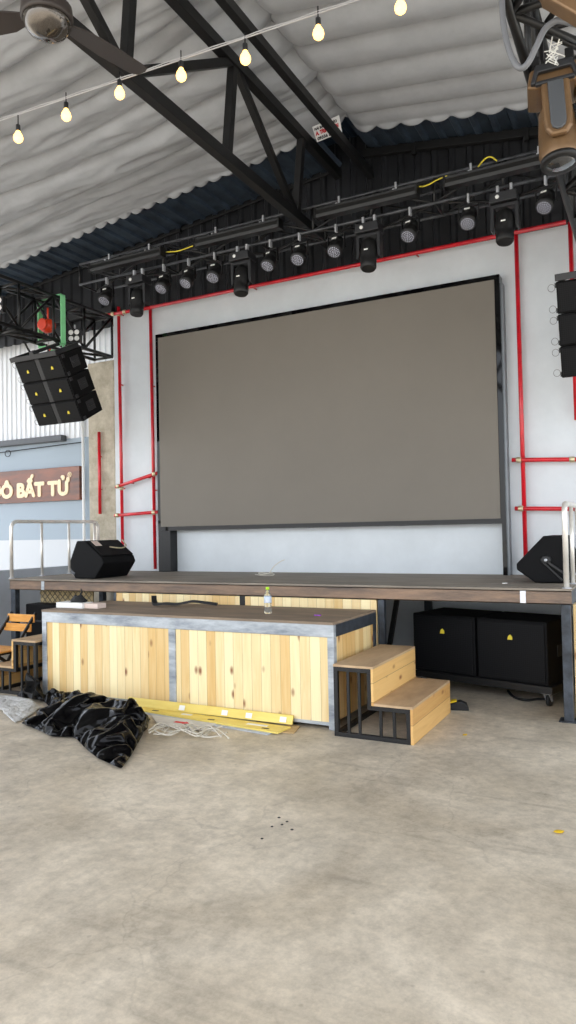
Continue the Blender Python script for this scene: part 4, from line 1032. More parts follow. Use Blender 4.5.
# the bag's settled folds, millimetres from (-6, 3, 0)
FOLDS = [
    1412, 1159, 12, 1700, 1064, 12, 1935, 976, 12, 2102, 1034, 12, 2391, 842, 12, 2617, 714, 12, 2904, 611, 12, 2786, 846, 12, 2601, 1168, 12, 2329, 1616, 12, 2300, 1680, 12, 1800, 1660, 20,
    1400, 1820, 20, 1000, 1880, 20, 660, 1880, 20, 640, 1810, 20, 1020, 1770, 20, 1230, 1646, 12, 1355, 1369, 12, 764, 1840, 245, 926, 1831, 187, 1093, 1811, 146, 1347, 1723, 137, 1638, 1595, 198,
    1862, 1520, 191, 2011, 1502, 177, 2360, 1343, 269, 2460, 1363, 186, 1526, 1484, 94, 1673, 1152, 69, 1927, 1289, 183, 1989, 1138, 42, 2316, 1133, 150, 2214, 1049, 37, 2494, 1189, 182, 2641, 934, 115,
    2579, 860, 66, 2520, 1325, 89, 739, 1861, 129, 650, 1845, 20, 728, 1825, 131, 1217, 1772, 113, 1148, 1731, 64, 1281, 1684, 74, 1125, 1708, 16, 1037, 1773, 72, 1065, 1830, 68, 1009, 1828, 26,
    887, 1811, 142, 830, 1790, 20, 930, 1787, 96, 868, 1815, 211, 922, 1834, 88, 879, 1863, 143, 830, 1880, 20, 1556, 1111, 12, 1710, 1115, 15, 1541, 1143, 53, 1525, 1271, 63, 1383, 1264, 12,
    1603, 1333, 92, 1424, 1407, 59, 1749, 1340, 197, 1681, 1499, 144, 1727, 1541, 191, 1549, 1542, 174, 1830, 1567, 94, 1700, 1630, 120, 1600, 1740, 20, 1530, 1686, 78, 1292, 1508, 12, 1375, 1571, 72,
    1427, 1586, 142, 1471, 1618, 122, 1373, 1785, 105, 1246, 1828, 88, 1200, 1850, 20, 2289, 1070, 88, 2391, 1210, 203, 2314, 1189, 150, 2115, 1065, 89, 2038, 1077, 34, 2161, 1047, 15, 2169, 1208, 198,
    2150, 1330, 149, 1960, 1237, 112, 2186, 1399, 219, 1988, 1411, 157, 2341, 1436, 114, 2204, 1525, 91, 2315, 1648, 12, 2157, 1565, 62, 2760, 662, 12, 2845, 728, 12, 2698, 782, 26, 2632, 1066, 84,
    2706, 916, 52, 2693, 1007, 12, 2587, 790, 56, 2503, 832, 43, 2504, 778, 12, 2692, 851, 75, 2604, 905, 70, 2516, 868, 102, 2547, 1049, 151, 2442, 1006, 99, 2585, 1155, 104, 2547, 1227, 69,
    2502, 1229, 95, 2539, 1297, 103, 2509, 1343, 149, 2288, 959, 68, 2247, 938, 12, 2345, 993, 121, 2410, 1154, 176, 2415, 1235, 126, 2453, 1318, 196, 2412, 1372, 187, 2411, 1471, 112, 2465, 1392, 12,
    2019, 1005, 12, 1956, 1039, 52, 1831, 1071, 84, 1817, 1020, 12, 1811, 1143, 77, 1803, 1228, 170, 1895, 1401, 215, 1925, 1523, 206, 1921, 1551, 85, 2050, 1670, 16, 699, 1890, 72, 645, 1828, 20,
    751, 1822, 206, 1160, 1806, 87, 1210, 1697, 34, 1312, 1710, 105, 1178, 1677, 14, 1027, 1765, 30, 1030, 1864, 49, 1012, 1796, 13, 816, 1800, 212, 925, 1780, 20, 925, 1811, 143, 809, 1807, 235,
    928, 1827, 139, 810, 1826, 208, 745, 1880, 20, 1628, 1087, 12, 1685, 1119, 46, 1457, 1146, 45, 1428, 1307, 46, 1397, 1211, 12, 1548, 1404, 139, 1368, 1376, 63, 1805, 1444, 222, 1575, 1486, 122,
    1678, 1552, 185, 1514, 1517, 140, 1800, 1589, 43, 1660, 1598, 167, 1500, 1780, 20, 1568, 1642, 169, 1324, 1439, 12, 1293, 1613, 37, 1389, 1657, 159, 1430, 1679, 158, 1362, 1747, 113, 1166, 1845, 95,
    1100, 1865, 20, 2303, 1106, 118, 2395, 1281, 215, 2264, 1120, 69, 2062, 1108, 80, 2071, 1059, 17, 2196, 1058, 32, 2056, 1150, 150, 2032, 1331, 201, 1965, 1190, 82, 2099, 1476, 207, 1962, 1344, 163,
    2359, 1536, 98, 2103, 1506, 138, 2307, 1664, 12, 2098, 1552, 149, 2832, 636, 12, 2815, 787, 12, 2662, 735, 39, 2619, 990, 93, 2754, 890, 53, 2647, 1088, 12, 2583, 827, 61, 2449, 833, 29,
    2560, 746, 12, 2635, 857, 58, 2591, 883, 69, 2442, 860, 65, 2509, 1117, 167, 2399, 907, 82, 2545, 1175, 146, 2521, 1277, 83, 2499, 1205, 139, 2504, 1354, 131, 2511, 1336, 120, 2243, 1005, 62,
    2319, 890, 12, 2343, 1083, 107, 2363, 1150, 163, 2364, 1192, 141, 2389, 1333, 208, 2389, 1367, 227, 2341, 1512, 54, 2397, 1504, 12, 2060, 1020, 12, 1954, 1001, 27, 1774, 1062, 37, 1876, 998, 12,
    1760, 1144, 76, 1749, 1202, 112, 1875, 1476, 224, 1880, 1527, 205, 1857, 1593, 30, 1925, 1665, 18, 761, 1830, 199, 655, 1863, 20, 680, 1843, 71, 1282, 1731, 104, 1109, 1792, 72, 1242, 1648, 75,
    1073, 1739, 18, 1056, 1801, 108, 1084, 1812, 95, 1009, 1862, 37, 941, 1764, 76, 735, 1800, 20, 986, 1782, 54, 902, 1825, 190, 957, 1852, 54, 929, 1860, 70, 915, 1880, 20, 1484, 1135, 12,
    1708, 1079, 19, 1607, 1165, 11, 1598, 1226, 33, 1369, 1317, 12, 1657, 1253, 59, 1483, 1443, 67, 1717, 1260, 118, 1771, 1513, 177, 1792, 1559, 198, 1590, 1564, 204, 1841, 1536, 151, 1732, 1638, 56,
    1700, 1700, 20, 1446, 1738, 43, 1261, 1577, 12, 1456, 1514, 77, 1475, 1519, 113, 1541, 1613, 184, 1392, 1817, 72, 1321, 1838, 66, 1300, 1835, 20, 2264, 1062, 49, 2368, 1161, 171, 2361, 1244, 182,
    2171, 1069, 59, 2025, 1104, 67, 2125, 1023, 13, 2297, 1277, 159, 2279, 1324, 182, 1943, 1290, 139, 2295, 1363, 234, 2010, 1472, 160, 2354, 1406, 190, 2293, 1575, 46, 2322, 1632, 12, 2219, 1623, 20,
    2689, 688, 12, 2875, 669, 12, 2746, 804, 24, 2600, 1087, 17, 2670, 939, 76, 2740, 927, 12, 2595, 746, 48, 2547, 853, 40, 2448, 810, 12, 2739, 852, 38, 2621, 923, 88, 2581, 906, 111,
    2595, 986, 109, 2459, 1093, 146, 2607, 1155, 50, 2598, 1210, 42, 2508, 1277, 121, 2581, 1245, 59, 2485, 1358, 165, 2345, 907, 30, 2175, 986, 12, 2354, 906, 85, 2455, 1163, 180, 2464, 1287, 112,
    2489, 1322, 145, 2448, 1379, 194, 2457, 1394, 133, 2533, 1280, 12, 1977, 990, 12, 1962, 1093, 59, 1900, 1106, 40, 1758, 1042, 12, 1898, 1137, 56, 1871, 1276, 154, 1912, 1341, 194, 1978, 1516, 202,
    1980, 1556, 155, 2175, 1675, 14, 1974, 1626, 67, 2039, 1589, 100, 2101, 1611, 33, 1918, 1547, 152, 1871, 1546, 81, 1873, 1525, 150, 1910, 1472, 205, 1944, 1405, 198, 1961, 1472, 192, 1840, 1317, 182,
    1823, 1371, 217, 1771, 1283, 176, 1814, 1171, 130, 1886, 1192, 82, 1875, 1239, 132, 1822, 1112, 88, 1758, 1122, 77, 1779, 1093, 59, 1901, 1056, 43, 1824, 1027, 61, 1894, 1018, 53, 1981, 1024, 35,
    2033, 1032, 45, 1999, 1058, 67, 2459, 1448, 66, 2460, 1363, 80, 2528, 1345, 51, 2420, 1390, 132, 2382, 1451, 98, 2388, 1380, 167, 2431, 1349, 199, 2485, 1333, 175, 2470, 1356, 194, 2464, 1264, 164,
    2413, 1270, 187, 2420, 1205, 163, 2412, 1197, 144, 2458, 1192, 135, 2457, 1234, 103, 2375, 1080, 115, 2392, 990, 113, 2415, 1083, 124, 2311, 963, 96, 2328, 1045, 82, 2281, 1026, 89, 2264, 939, 47,
    2227, 999, 42, 2215, 1001, 14, 2537, 1247, 92, 2528, 1330, 118, 2530, 1298, 100, 2588, 1206, 86, 2549, 1243, 107, 2548, 1199, 112, 2531, 1112, 116, 2592, 1063, 123, 2565, 1098, 65, 2537, 957, 113,
    2502, 1027, 134, 2475, 928, 114, 2556, 894, 79, 2506, 844, 70, 2546, 874, 54, 2653, 883, 58, 2706, 884, 72, 2662, 915, 58, 2645, 820, 69, 2652, 778, 67, 2691, 818, 54, 2559, 793, 13,
    2552, 825, 34, 2503, 803, 43, 2673, 1041, 58, 2648, 976, 56, 2680, 946, 14, 2740, 732, 14, 2801, 700, 41, 2778, 764, 28, 2183, 1541, 84, 2268, 1588, 38, 2242, 1603, 29, 2196, 1445, 146,
    2280, 1421, 188, 2281, 1500, 114, 2186, 1381, 161, 2086, 1426, 197, 2059, 1379, 162, 2170, 1270, 154, 2047, 1274, 195, 2050, 1207, 183, 2138, 1134, 145, 2214, 1116, 131, 2244, 1208, 171, 2135, 1033, 55,
    2065, 1058, 67, 2090, 1031, 36, 2295, 1137, 123, 2335, 1170, 134, 2345, 1185, 198, 1213, 1827, 59, 1132, 1854, 40, 1156, 1844, 81, 1303, 1797, 74, 1227, 1800, 96, 1294, 1758, 81, 1433, 1700, 124,
    1500, 1645, 91, 1433, 1717, 80, 1450, 1620, 111, 1504, 1566, 98, 1524, 1584, 136, 1415, 1582, 89, 1351, 1631, 116, 1327, 1638, 74, 1343, 1536, 27, 1350, 1457, 60, 1403, 1478, 80, 1630, 1671, 57,
    1563, 1735, 71, 1593, 1650, 113, 1705, 1567, 146, 1776, 1556, 143, 1747, 1573, 84, 1711, 1521, 191, 1647, 1544, 188, 1615, 1513, 155, 1640, 1431, 105, 1681, 1348, 124, 1724, 1418, 158, 1550, 1286, 61,
    1503, 1360, 121, 1453, 1317, 100, 1540, 1206, 78, 1470, 1267, 25, 1464, 1208, 44, 1541, 1099, 34, 1630, 1126, 27, 1611, 1135, 25, 850, 1884, 79, 781, 1859, 79, 799, 1823, 131, 896, 1834, 111,
    874, 1836, 184, 901, 1821, 153, 924, 1808, 87, 985, 1806, 63, 974, 1832, 65, 914, 1772, 133, 921, 1797, 169, 882, 1806, 191, 855, 1812, 74, 804, 1775, 140, 763, 1776, 79, 1053, 1804, 60,
    1038, 1836, 38, 1035, 1801, 33, 1075, 1733, 46, 1145, 1734, 27, 1098, 1754, 79, 1249, 1733, 76, 1174, 1750, 94, 1215, 1709, 83, 726, 1846, 138, 692, 1866, 71, 680, 1854, 78, 678, 1893, 43,
    642, 1819, 20, 786, 1822, 219, 1130, 1811, 114, 1207, 1662, 36, 1338, 1722, 111, 1204, 1661, 13, 1028, 1783, 20, 1024, 1888, 36, 1012, 1780, 9, 776, 1790, 246, 972, 1775, 20, 935, 1819, 164,
    780, 1805, 257, 931, 1828, 162, 786, 1802, 241, 702, 1880, 20, 1664, 1076, 12, 1678, 1136, 58, 1441, 1174, 24, 1398, 1347, 36, 1404, 1185, 12, 1546, 1443, 108, 1354, 1365, 41, 1834, 1494, 232,
    1534, 1474, 146, 1660, 1570, 196, 1506, 1493, 124, 1791, 1620, 36, 1640, 1570, 177, 1450, 1800, 20, 1595, 1599, 185, 1339, 1404, 12, 1248, 1612, 40, 1379, 1691, 129, 1396, 1706, 136, 1353, 1740, 130,
    1130, 1831, 118, 1050, 1873, 20, 2307, 1129, 131, 2377, 1307, 243, 2246, 1082, 39, 2018, 1116, 70, 2085, 1047, 8, 2203, 1057, 49, 2010, 1141, 99, 1980, 1305, 187, 1977, 1167, 61, 2046, 1489, 206,
    1946, 1316, 171, 2354, 1587, 70, 2069, 1516, 188, 2304, 1672, 12, 2055, 1536, 185, 2868, 623, 12, 2800, 817, 12, 2632, 734, 23, 2619, 956, 100, 2774, 867, 33, 2624, 1128, 12, 2581, 845, 64,
    2416, 819, 35, 2588, 730, 12, 2606, 858, 65, 2586, 871, 70, 2410, 832, 56, 2503, 1154, 154, 2380, 856, 72, 2521, 1186, 164, 2520, 1303, 87, 2496, 1196, 161, 2479, 1348, 158, 2517, 1331, 105,
    2229, 1029, 48, 2355, 866, 12, 2331, 1126, 114, 2339, 1142, 157, 2345, 1158, 135, 2371, 1338, 237, 2374, 1358, 247, 2368, 1567, 52, 2363, 1560, 12, 2081, 1027, 12, 1942, 998, 12, 1745, 1073, 15,
    1905, 987, 12, 1719, 1159, 52, 1717, 1189, 70, 1866, 1508, 223, 1863, 1531, 206, 1823, 1626, 47, 1863, 1662, 19, 753, 1847, 166, 652, 1854, 20, 704, 1828, 101, 1250, 1749, 107, 1120, 1756, 77,
    1260, 1667, 73, 1099, 1723, 17, 1046, 1786, 90, 1076, 1808, 71, 1009, 1845, 31, 905, 1775, 115, 782, 1795, 20, 964, 1786, 85, 886, 1820, 200, 932, 1832, 57, 905, 1863, 109, 872, 1880, 20,
    1520, 1123, 12, 1713, 1095, 13, 1567, 1160, 25, 1568, 1242, 81, 1376, 1290, 12, 1631, 1308, 54, 1451, 1428, 69, 1732, 1305, 154, 1722, 1492, 181, 1753, 1564, 190, 1569, 1552, 190, 1843, 1563, 129,
    1717, 1636, 90, 1650, 1720, 20, 1484, 1694, 52, 1277, 1542, 12, 1412, 1534, 62, 1451, 1551, 132, 1507, 1627, 151, 1383, 1803, 92, 1273, 1826, 48, 1250, 1843, 20, 2286, 1070, 62, 2386, 1177, 190,
    2323, 1200, 204, 2148, 1051, 82, 2026, 1092, 48, 2141, 1037, 10, 2229, 1261, 190, 2216, 1331, 147, 1953, 1266, 123, 2233, 1376, 233, 2000, 1443, 158, 2344, 1387, 144, 2256, 1555, 81, 2318, 1640, 12,
    2194, 1610, 71, 2724, 675, 12, 2860, 699, 12, 2721, 796, 47, 2612, 1073, 50, 2690, 936, 57, 2716, 967, 12, 2591, 769, 52, 2526, 842, 40, 2476, 794, 12, 2721, 848, 65, 2610, 921, 75,
    2549, 887, 106, 2569, 1019, 122, 2451, 1052, 114, 2598, 1155, 77, 2571, 1216, 58, 2506, 1253, 105, 2545, 1252, 83, 2501, 1352, 161, 2324, 946, 39, 2211, 962, 12, 2349, 945, 111, 2433, 1158, 179,
    2449, 1254, 124, 2472, 1320, 170, 2431, 1376, 191, 2440, 1432, 117, 2499, 1336, 12, 1998, 998, 12, 1953, 1066, 59, 1866, 1092, 57, 1788, 1031, 12, 1855, 1143, 65, 1835, 1254, 159, 1907, 1374, 193,
    1952, 1522, 207, 1950, 1561, 120, 2113, 1673, 15, 2008, 1666, 54, 2109, 1596, 91, 2129, 1588, 47, 1923, 1528, 178, 1853, 1558, 87, 1859, 1550, 123, 1917, 1499, 205, 1966, 1407, 178, 1977, 1441, 177,
    1820, 1272, 180, 1782, 1355, 214, 1768, 1317, 176, 1808, 1196, 154, 1919, 1224, 87, 1914, 1249, 111, 1827, 1092, 86, 1735, 1099, 48, 1750, 1100, 34, 1933, 1047, 29, 1817, 1019, 37, 1855, 1031, 25,
    1969, 1043, 32, 2040, 1055, 44, 2026, 1067, 58, 2476, 1435, 31, 2518, 1351, 93, 2541, 1318, 78, 2429, 1406, 171, 2361, 1438, 97, 2365, 1398, 131, 2421, 1358, 188, 2498, 1338, 163, 2492, 1348, 174,
    2432, 1256, 149, 2394, 1242, 180, 2407, 1209, 185, 2410, 1211, 123, 2481, 1210, 114, 2480, 1232, 98, 2397, 1124, 141, 2416, 996, 108, 2426, 1044, 105, 2309, 974, 73, 2310, 1066, 68, 2298, 1044, 62,
    2248, 932, 38, 2205, 1030, 22, 2192, 1028, 10, 2544, 1241, 76, 2516, 1343, 130, 2520, 1333, 116, 2589, 1180, 95, 2527, 1238, 99, 2524, 1212, 99, 2557, 1135, 107, 2613, 1067, 104, 2595, 1079, 73,
    2527, 912, 104, 2474, 1018, 113, 2460, 968, 104, 2578, 906, 71, 2504, 835, 57, 2527, 849, 51, 2628, 896, 59, 2709, 902, 67, 2687, 919, 66, 2670, 837, 78, 2684, 774, 58, 2687, 799, 39,
    2532, 790, 15, 2529, 828, 50, 2504, 816, 53, 2689, 1025, 36, 2662, 931, 41, 2686, 919, 29, 2719, 763, 12, 2817, 719, 16, 2815, 747, 40, 2171, 1551, 70, 2292, 1628, 60, 2281, 1634, 57,
    2198, 1486, 123, 2306, 1425, 148, 2326, 1480, 136, 2169, 1356, 149, 2037, 1421, 167, 2018, 1395, 185, 2172, 1238, 173, 2006, 1255, 151, 2007, 1222, 146, 2155, 1165, 177, 2270, 1154, 141, 2281, 1200, 159,
    2150, 1033, 34, 2049, 1064, 51, 2067, 1059, 38, 2316, 1168, 125, 2365, 1171, 184, 2368, 1198, 204, 1227, 1822, 77, 1096, 1838, 49, 1113, 1821, 60, 1339, 1788, 84, 1215, 1782, 95, 1254, 1760, 91,
    1410, 1750, 116, 1519, 1661, 82, 1474, 1685, 73, 1465, 1631, 103, 1546, 1550, 122, 1559, 1563, 139, 1401, 1580, 66, 1320, 1660, 84, 1295, 1653, 95, 1354, 1554, 54, 1385, 1432, 45, 1412, 1448, 50,
    1663, 1662, 97, 1536, 1719, 86, 1561, 1698, 126, 1695, 1595, 127, 1803, 1570, 118, 1789, 1575, 86, 1687, 1503, 178, 1596, 1527, 191, 1581, 1522, 167, 1643, 1464, 147, 1702, 1338, 176, 1739, 1378, 176,
    1537, 1277, 89, 1469, 1384, 80, 1438, 1362, 75, 1542, 1175, 66, 1432, 1267, 16, 1428, 1246, 40, 1539, 1120, 43, 1667, 1114, 12, 1662, 1137, 11, 865, 1878, 111, 748, 1842, 94, 759, 1828, 129,
    907, 1824, 96, 869, 1825, 199, 886, 1816, 183, 923, 1821, 87, 999, 1817, 42, 1000, 1831, 49, 906, 1793, 133, 900, 1806, 197, 878, 1803, 212, 839, 1811, 43, 768, 1808, 135, 756, 1813, 101,
    1047, 1788, 65, 1025, 1833, 24, 1023, 1815, 23, 1064, 1764, 58, 1158, 1743, 45, 1123, 1758, 53, 1266, 1709, 86, 1162, 1750, 71, 1191, 1729, 57, 723, 1835, 136, 658, 1864, 52, 653, 1855, 53,
    721, 1877, 100, 647, 1836, 20, 743, 1831, 165, 1176, 1788, 119, 1178, 1709, 47, 1303, 1699, 80, 1151, 1692, 15, 1032, 1768, 50, 1046, 1851, 66, 1008, 1812, 18, 858, 1799, 178, 878, 1785, 20,
    923, 1800, 120, 838, 1811, 221, 924, 1830, 114, 847, 1850, 176, 787, 1880, 20, 1592, 1099, 12, 1692, 1110, 27, 1498, 1140, 51, 1473, 1278, 57, 1390, 1238, 12, 1574, 1363, 120, 1395, 1389, 57,
    1773, 1390, 211, 1626, 1494, 120, 1707, 1555, 197, 1529, 1532, 157, 1812, 1564, 60, 1679, 1621, 145, 1550, 1760, 20, 1536, 1675, 133, 1308, 1473, 12, 1341, 1600, 41, 1410, 1621, 152, 1460, 1650, 146,
    1365, 1768, 114, 1205, 1840, 115, 1150, 1858, 20, 2296, 1088, 102, 2398, 1246, 204, 2288, 1162, 108, 2077, 1074, 97, 2054, 1068, 24, 2180, 1055, 19, 2111, 1175, 181, 2087, 1331, 162, 1953, 1206, 108,
    2156, 1449, 210, 1975, 1376, 159, 2366, 1488, 113, 2148, 1504, 106, 2311, 1656, 12, 2133, 1566, 107, 2796, 649, 12, 2830, 758, 12, 2689, 754, 41, 2623, 1028, 87, 2723, 891, 50, 2670, 1048, 12,
    2585, 809, 59, 2474, 819, 47, 2532, 762, 12, 2663, 856, 73, 2597, 895, 63, 2478, 856, 89, 2525, 1084, 161, 2423, 953, 91, 2567, 1164, 127, 2524, 1246, 78, 2501, 1217, 117, 2537, 1339, 113,
    2508, 1340, 134, 2256, 978, 80, 2283, 914, 12, 2340, 1037, 118, 2386, 1154, 171, 2386, 1214, 132, 2420, 1327, 192, 2403, 1372, 209, 2375, 1496, 81, 2431, 1448, 12, 2039, 1012, 12, 1961, 1019, 40,
    1787, 1051, 77, 1847, 1009, 12, 1784, 1119, 102, 1768, 1212, 150, 1886, 1440, 223, 1901, 1524, 206, 1893, 1565, 47, 1988, 1668, 17, 798, 1830, 216, 657, 1871, 20, 652, 1821, 51, 1315, 1730, 121,
    1100, 1804, 107, 1241, 1649, 44, 1046, 1754, 19, 1076, 1800, 125, 1088, 1813, 121, 1004, 1879, 39, 977, 1796, 34, 688, 1805, 20, 998, 1790, 21, 915, 1831, 183, 984, 1857, 38, 958, 1849, 26,
    957, 1880, 20, 1448, 1147, 12, 1709, 1068, 33, 1635, 1157, 45, 1641, 1186, 33, 1362, 1343, 12, 1654, 1198, 69, 1513, 1460, 72, 1698, 1201, 95, 1814, 1528, 217, 1832, 1543, 198, 1615, 1578, 211,
    1855, 1543, 176, 1771, 1649, 56, 1750, 1680, 20, 1432, 1798, 55, 1246, 1611, 12, 1479, 1473, 92, 1491, 1500, 78, 1588, 1608, 205, 1401, 1832, 48, 1364, 1843, 42, 1350, 1828, 20, 2235, 1063, 56,
    2331, 1156, 159, 2363, 1288, 228, 2196, 1077, 33, 2004, 1110, 46, 2102, 1014, 9, 2357, 1308, 201, 2355, 1343, 197, 1932, 1300, 162, 2357, 1374, 210, 2006, 1479, 185, 2364, 1399, 245, 2320, 1613, 64,
    2326, 1624, 12, 2254, 1657, 46, 2653, 701, 12, 2890, 640, 12, 2766, 827, 11, 2601, 1124, 13, 2654, 937, 96, 2763, 886, 12, 2600, 725, 34, 2567, 861, 48, 2419, 826, 12, 2769, 845, 33,
    2631, 927, 101, 2611, 921, 114, 2614, 957, 124, 2481, 1138, 166, 2589, 1153, 30, 2582, 1177, 41, 2514, 1302, 106, 2568, 1200, 40, 2468, 1359, 169, 2349, 862, 30, 2138, 1010, 12, 2360, 864, 57,
    2474, 1175, 182, 2495, 1307, 102, 2508, 1323, 120, 2449, 1366, 187, 2439, 1367, 156, 2567, 1224, 12, 1956, 983, 12, 1973, 1120, 57, 1940, 1127, 37, 1729, 1053, 12, 1942, 1134, 60, 1896, 1284, 180,
    1920, 1313, 192, 2002, 1509, 197, 2000, 1539, 188, 2238, 1677, 13, 1946, 1587, 75, 1984, 1561, 85, 2067, 1635, 17, 1917, 1561, 120, 1890, 1563, 85, 1897, 1521, 179, 1902, 1438, 206, 1922, 1403, 213,
    1946, 1499, 208, 1870, 1362, 186, 1859, 1392, 203, 1782, 1254, 176, 1811, 1160, 101, 1854, 1161, 87, 1845, 1222, 160, 1820, 1133, 95, 1794, 1103, 87, 1785, 1068, 89, 1870, 1069, 66, 1828, 1047, 78,
    1930, 1022, 32, 2001, 1009, 32, 2023, 1024, 26, 1976, 1060, 48, 2434, 1462, 89, 2430, 1414, 88, 2512, 1381, 24, 2421, 1434, 131, 2384, 1469, 116, 2409, 1410, 184, 2442, 1334, 199, 2471, 1326, 186,
    2440, 1364, 195, 2460, 1292, 181, 2433, 1294, 193, 2408, 1228, 152, 2412, 1176, 160, 2434, 1172, 156, 2434, 1235, 111, 2359, 1033, 110, 2368, 989, 117, 2416, 1117, 156, 2325, 978, 112, 2338, 1019, 101,
    2278, 987, 95, 2277, 947, 57, 2244, 969, 67, 2232, 972, 23, 2534, 1269, 107, 2531, 1310, 120, 2529, 1257, 88, 2572, 1224, 76, 2545, 1230, 89, 2565, 1175, 104, 2535, 1082, 136, 2569, 1056, 137,
    2573, 1129, 82, 2542, 1004, 128, 2523, 1036, 154, 2495, 894, 114, 2535, 882, 89, 2510, 855, 85, 2573, 888, 70, 2672, 869, 73, 2700, 867, 73, 2633, 912, 63, 2617, 805, 60, 2619, 784, 64,
    2700, 829, 72, 2580, 791, 28, 2579, 811, 32, 2503, 788, 34, 2653, 1055, 72, 2645, 1019, 78, 2686, 979, 10, 2755, 697, 11, 2773, 677, 36, 2740, 781, 24, 2192, 1539, 102, 2246, 1567, 82,
    2205, 1600, 75, 2195, 1416, 180, 2236, 1417, 210, 2241, 1501, 90, 2196, 1400, 186, 2150, 1433, 185, 2107, 1356, 150, 2163, 1301, 151, 2099, 1302, 162, 2109, 1204, 193, 2124, 1101, 114, 2158, 1089, 110,
    2211, 1203, 196, 2124, 1044, 75, 2088, 1056, 82, 2128, 1025, 27, 2292, 1101, 105, 2311, 1123, 103, 2324, 1177, 177, 1197, 1834, 40, 1165, 1880, 36, 1201, 1854, 99, 1271, 1803, 57, 1231, 1815, 85,
    1331, 1773, 95, 1471, 1665, 133, 1487, 1635, 108, 1413, 1759, 96, 1443, 1607, 132, 1466, 1576, 124, 1505, 1614, 120, 1426, 1586, 114, 1400, 1616, 126, 1360, 1613, 58, 1317, 1519, 31, 1339, 1481, 22,
    1389, 1524, 81, 1632, 1724, 56, 1590, 1750, 54, 1648, 1632, 105, 1713, 1547, 168, 1741, 1564, 166, 1714, 1598, 98, 1719, 1532, 166, 1693, 1544, 175, 1649, 1517, 142, 1613, 1386, 96, 1649, 1357, 80,
    1704, 1459, 145, 1579, 1305, 76, 1552, 1339, 105, 1483, 1281, 84, 1530, 1239, 75, 1501, 1266, 39, 1499, 1171, 60, 1547, 1095, 17, 1593, 1118, 7, 1564, 1140, 13, 837, 1887, 50, 807, 1853, 43,
    835, 1854, 138, 894, 1847, 129, 877, 1849, 164, 912, 1822, 121, 928, 1797, 91, 961, 1798, 86, 942, 1821, 63, 923, 1782, 115, 921, 1793, 134, 886, 1810, 167, 871, 1811, 108, 841, 1804, 142,
    797, 1780, 51, 1059, 1819, 55, 1040, 1836, 62, 1029, 1786, 52, 1101, 1711, 26, 1137, 1718, 12, 1065, 1761, 81, 1231, 1754, 89, 1193, 1759, 108, 1248, 1693, 88, 731, 1853, 134, 716, 1864, 101,
    709, 1838, 100, 674, 1845, 81, 650, 1844, 53, 649, 1833, 53, 711, 1847, 102, 710, 1857, 104, 688, 1856, 71, 754, 1834, 209, 743, 1847, 173, 736, 1837, 175, 1230, 1677, 84, 1218, 1704, 59,
    1219, 1669, 62, 1234, 1716, 71, 1214, 1735, 93, 1204, 1742, 72, 1305, 1736, 94, 1268, 1745, 85, 1285, 1726, 79, 1075, 1777, 95, 1092, 1775, 66, 1080, 1800, 91, 1087, 1739, 66, 1112, 1722, 42,
    1123, 1734, 58, 1052, 1766, 15, 1066, 1732, 26, 1058, 1765, 35, 1032, 1783, 31, 1018, 1799, 27, 1014, 1783, 27, 1031, 1804, 54, 1035, 1820, 57, 1037, 1818, 35, 1069, 1812, 103, 1063, 1815, 80,
    1059, 1799, 84, 741, 1786, 50, 731, 1822, 72, 705, 1831, 42, 808, 1801, 76, 826, 1804, 107, 787, 1775, 106, 928, 1760, 46, 889, 1774, 82, 875, 1774, 50, 851, 1806, 202, 847, 1797, 221,
    814, 1792, 232, 908, 1798, 159, 922, 1783, 150, 902, 1794, 181, 963, 1783, 67, 950, 1771, 98, 925, 1760, 104, 966, 1841, 54, 997, 1847, 54, 988, 1861, 54, 950, 1813, 71, 957, 1810, 83,
    983, 1820, 68, 933, 1817, 139, 924, 1810, 116, 930, 1819, 114, 916, 1820, 145, 903, 1817, 174, 919, 1820, 166, 896, 1822, 131, 883, 1833, 145, 882, 1821, 165, 933, 1841, 47, 907, 1849, 88,
    913, 1833, 69, 809, 1819, 170, 768, 1811, 165, 779, 1795, 201, 834, 1848, 101, 825, 1848, 69, 789, 1833, 97, 910, 1861, 41, 879, 1894, 45, 893, 1884, 78, 1607, 1143, 12, 1654, 1145, 27,
    1637, 1139, 40, 1570, 1120, 21, 1586, 1106, 22, 1616, 1134, 13, 1476, 1148, 29, 1504, 1111, 20, 1497, 1117, 41, 1460, 1177, 44, 1424, 1214, 45, 1420, 1184, 45, 1499, 1203, 66, 1504, 1232, 48,
    1466, 1242, 48, 1602, 1196, 18, 1577, 1213, 63, 1570, 1190, 39, 1443, 1312, 71, 1410, 1348, 83, 1394, 1336, 61, 1501, 1305, 76, 1527, 1323, 86, 1477, 1339, 111, 1633, 1236, 30, 1605, 1281, 39,
    1590, 1261, 67, 1754, 1461, 165, 1759, 1428, 193, 1786, 1479, 206, 1668, 1429, 161, 1667, 1398, 113, 1685, 1385, 169, 1573, 1444, 149, 1596, 1407, 132, 1600, 1450, 108, 1596, 1512, 127, 1566, 1527, 143,
    1552, 1502, 147, 1665, 1529, 170, 1681, 1530, 194, 1632, 1519, 181, 1775, 1537, 199, 1750, 1546, 170, 1734, 1521, 167, 1735, 1601, 68, 1772, 1578, 57, 1769, 1611, 61, 1724, 1571, 115, 1736, 1549, 138,
    1762, 1560, 110, 1673, 1568, 166, 1703, 1571, 181, 1695, 1594, 163, 1628, 1611, 128, 1589, 1651, 147, 1606, 1600, 155, 1608, 1660, 83, 1611, 1714, 84, 1586, 1706, 107, 1723, 1692, 56, 1662, 1679, 32,
    1688, 1681, 77, 1430, 1495, 81, 1441, 1464, 54, 1471, 1479, 58, 1378, 1511, 54, 1361, 1494, 36, 1375, 1467, 71, 1278, 1583, 34, 1303, 1557, 13, 1322, 1581, 22, 1309, 1627, 56, 1280, 1636, 82,
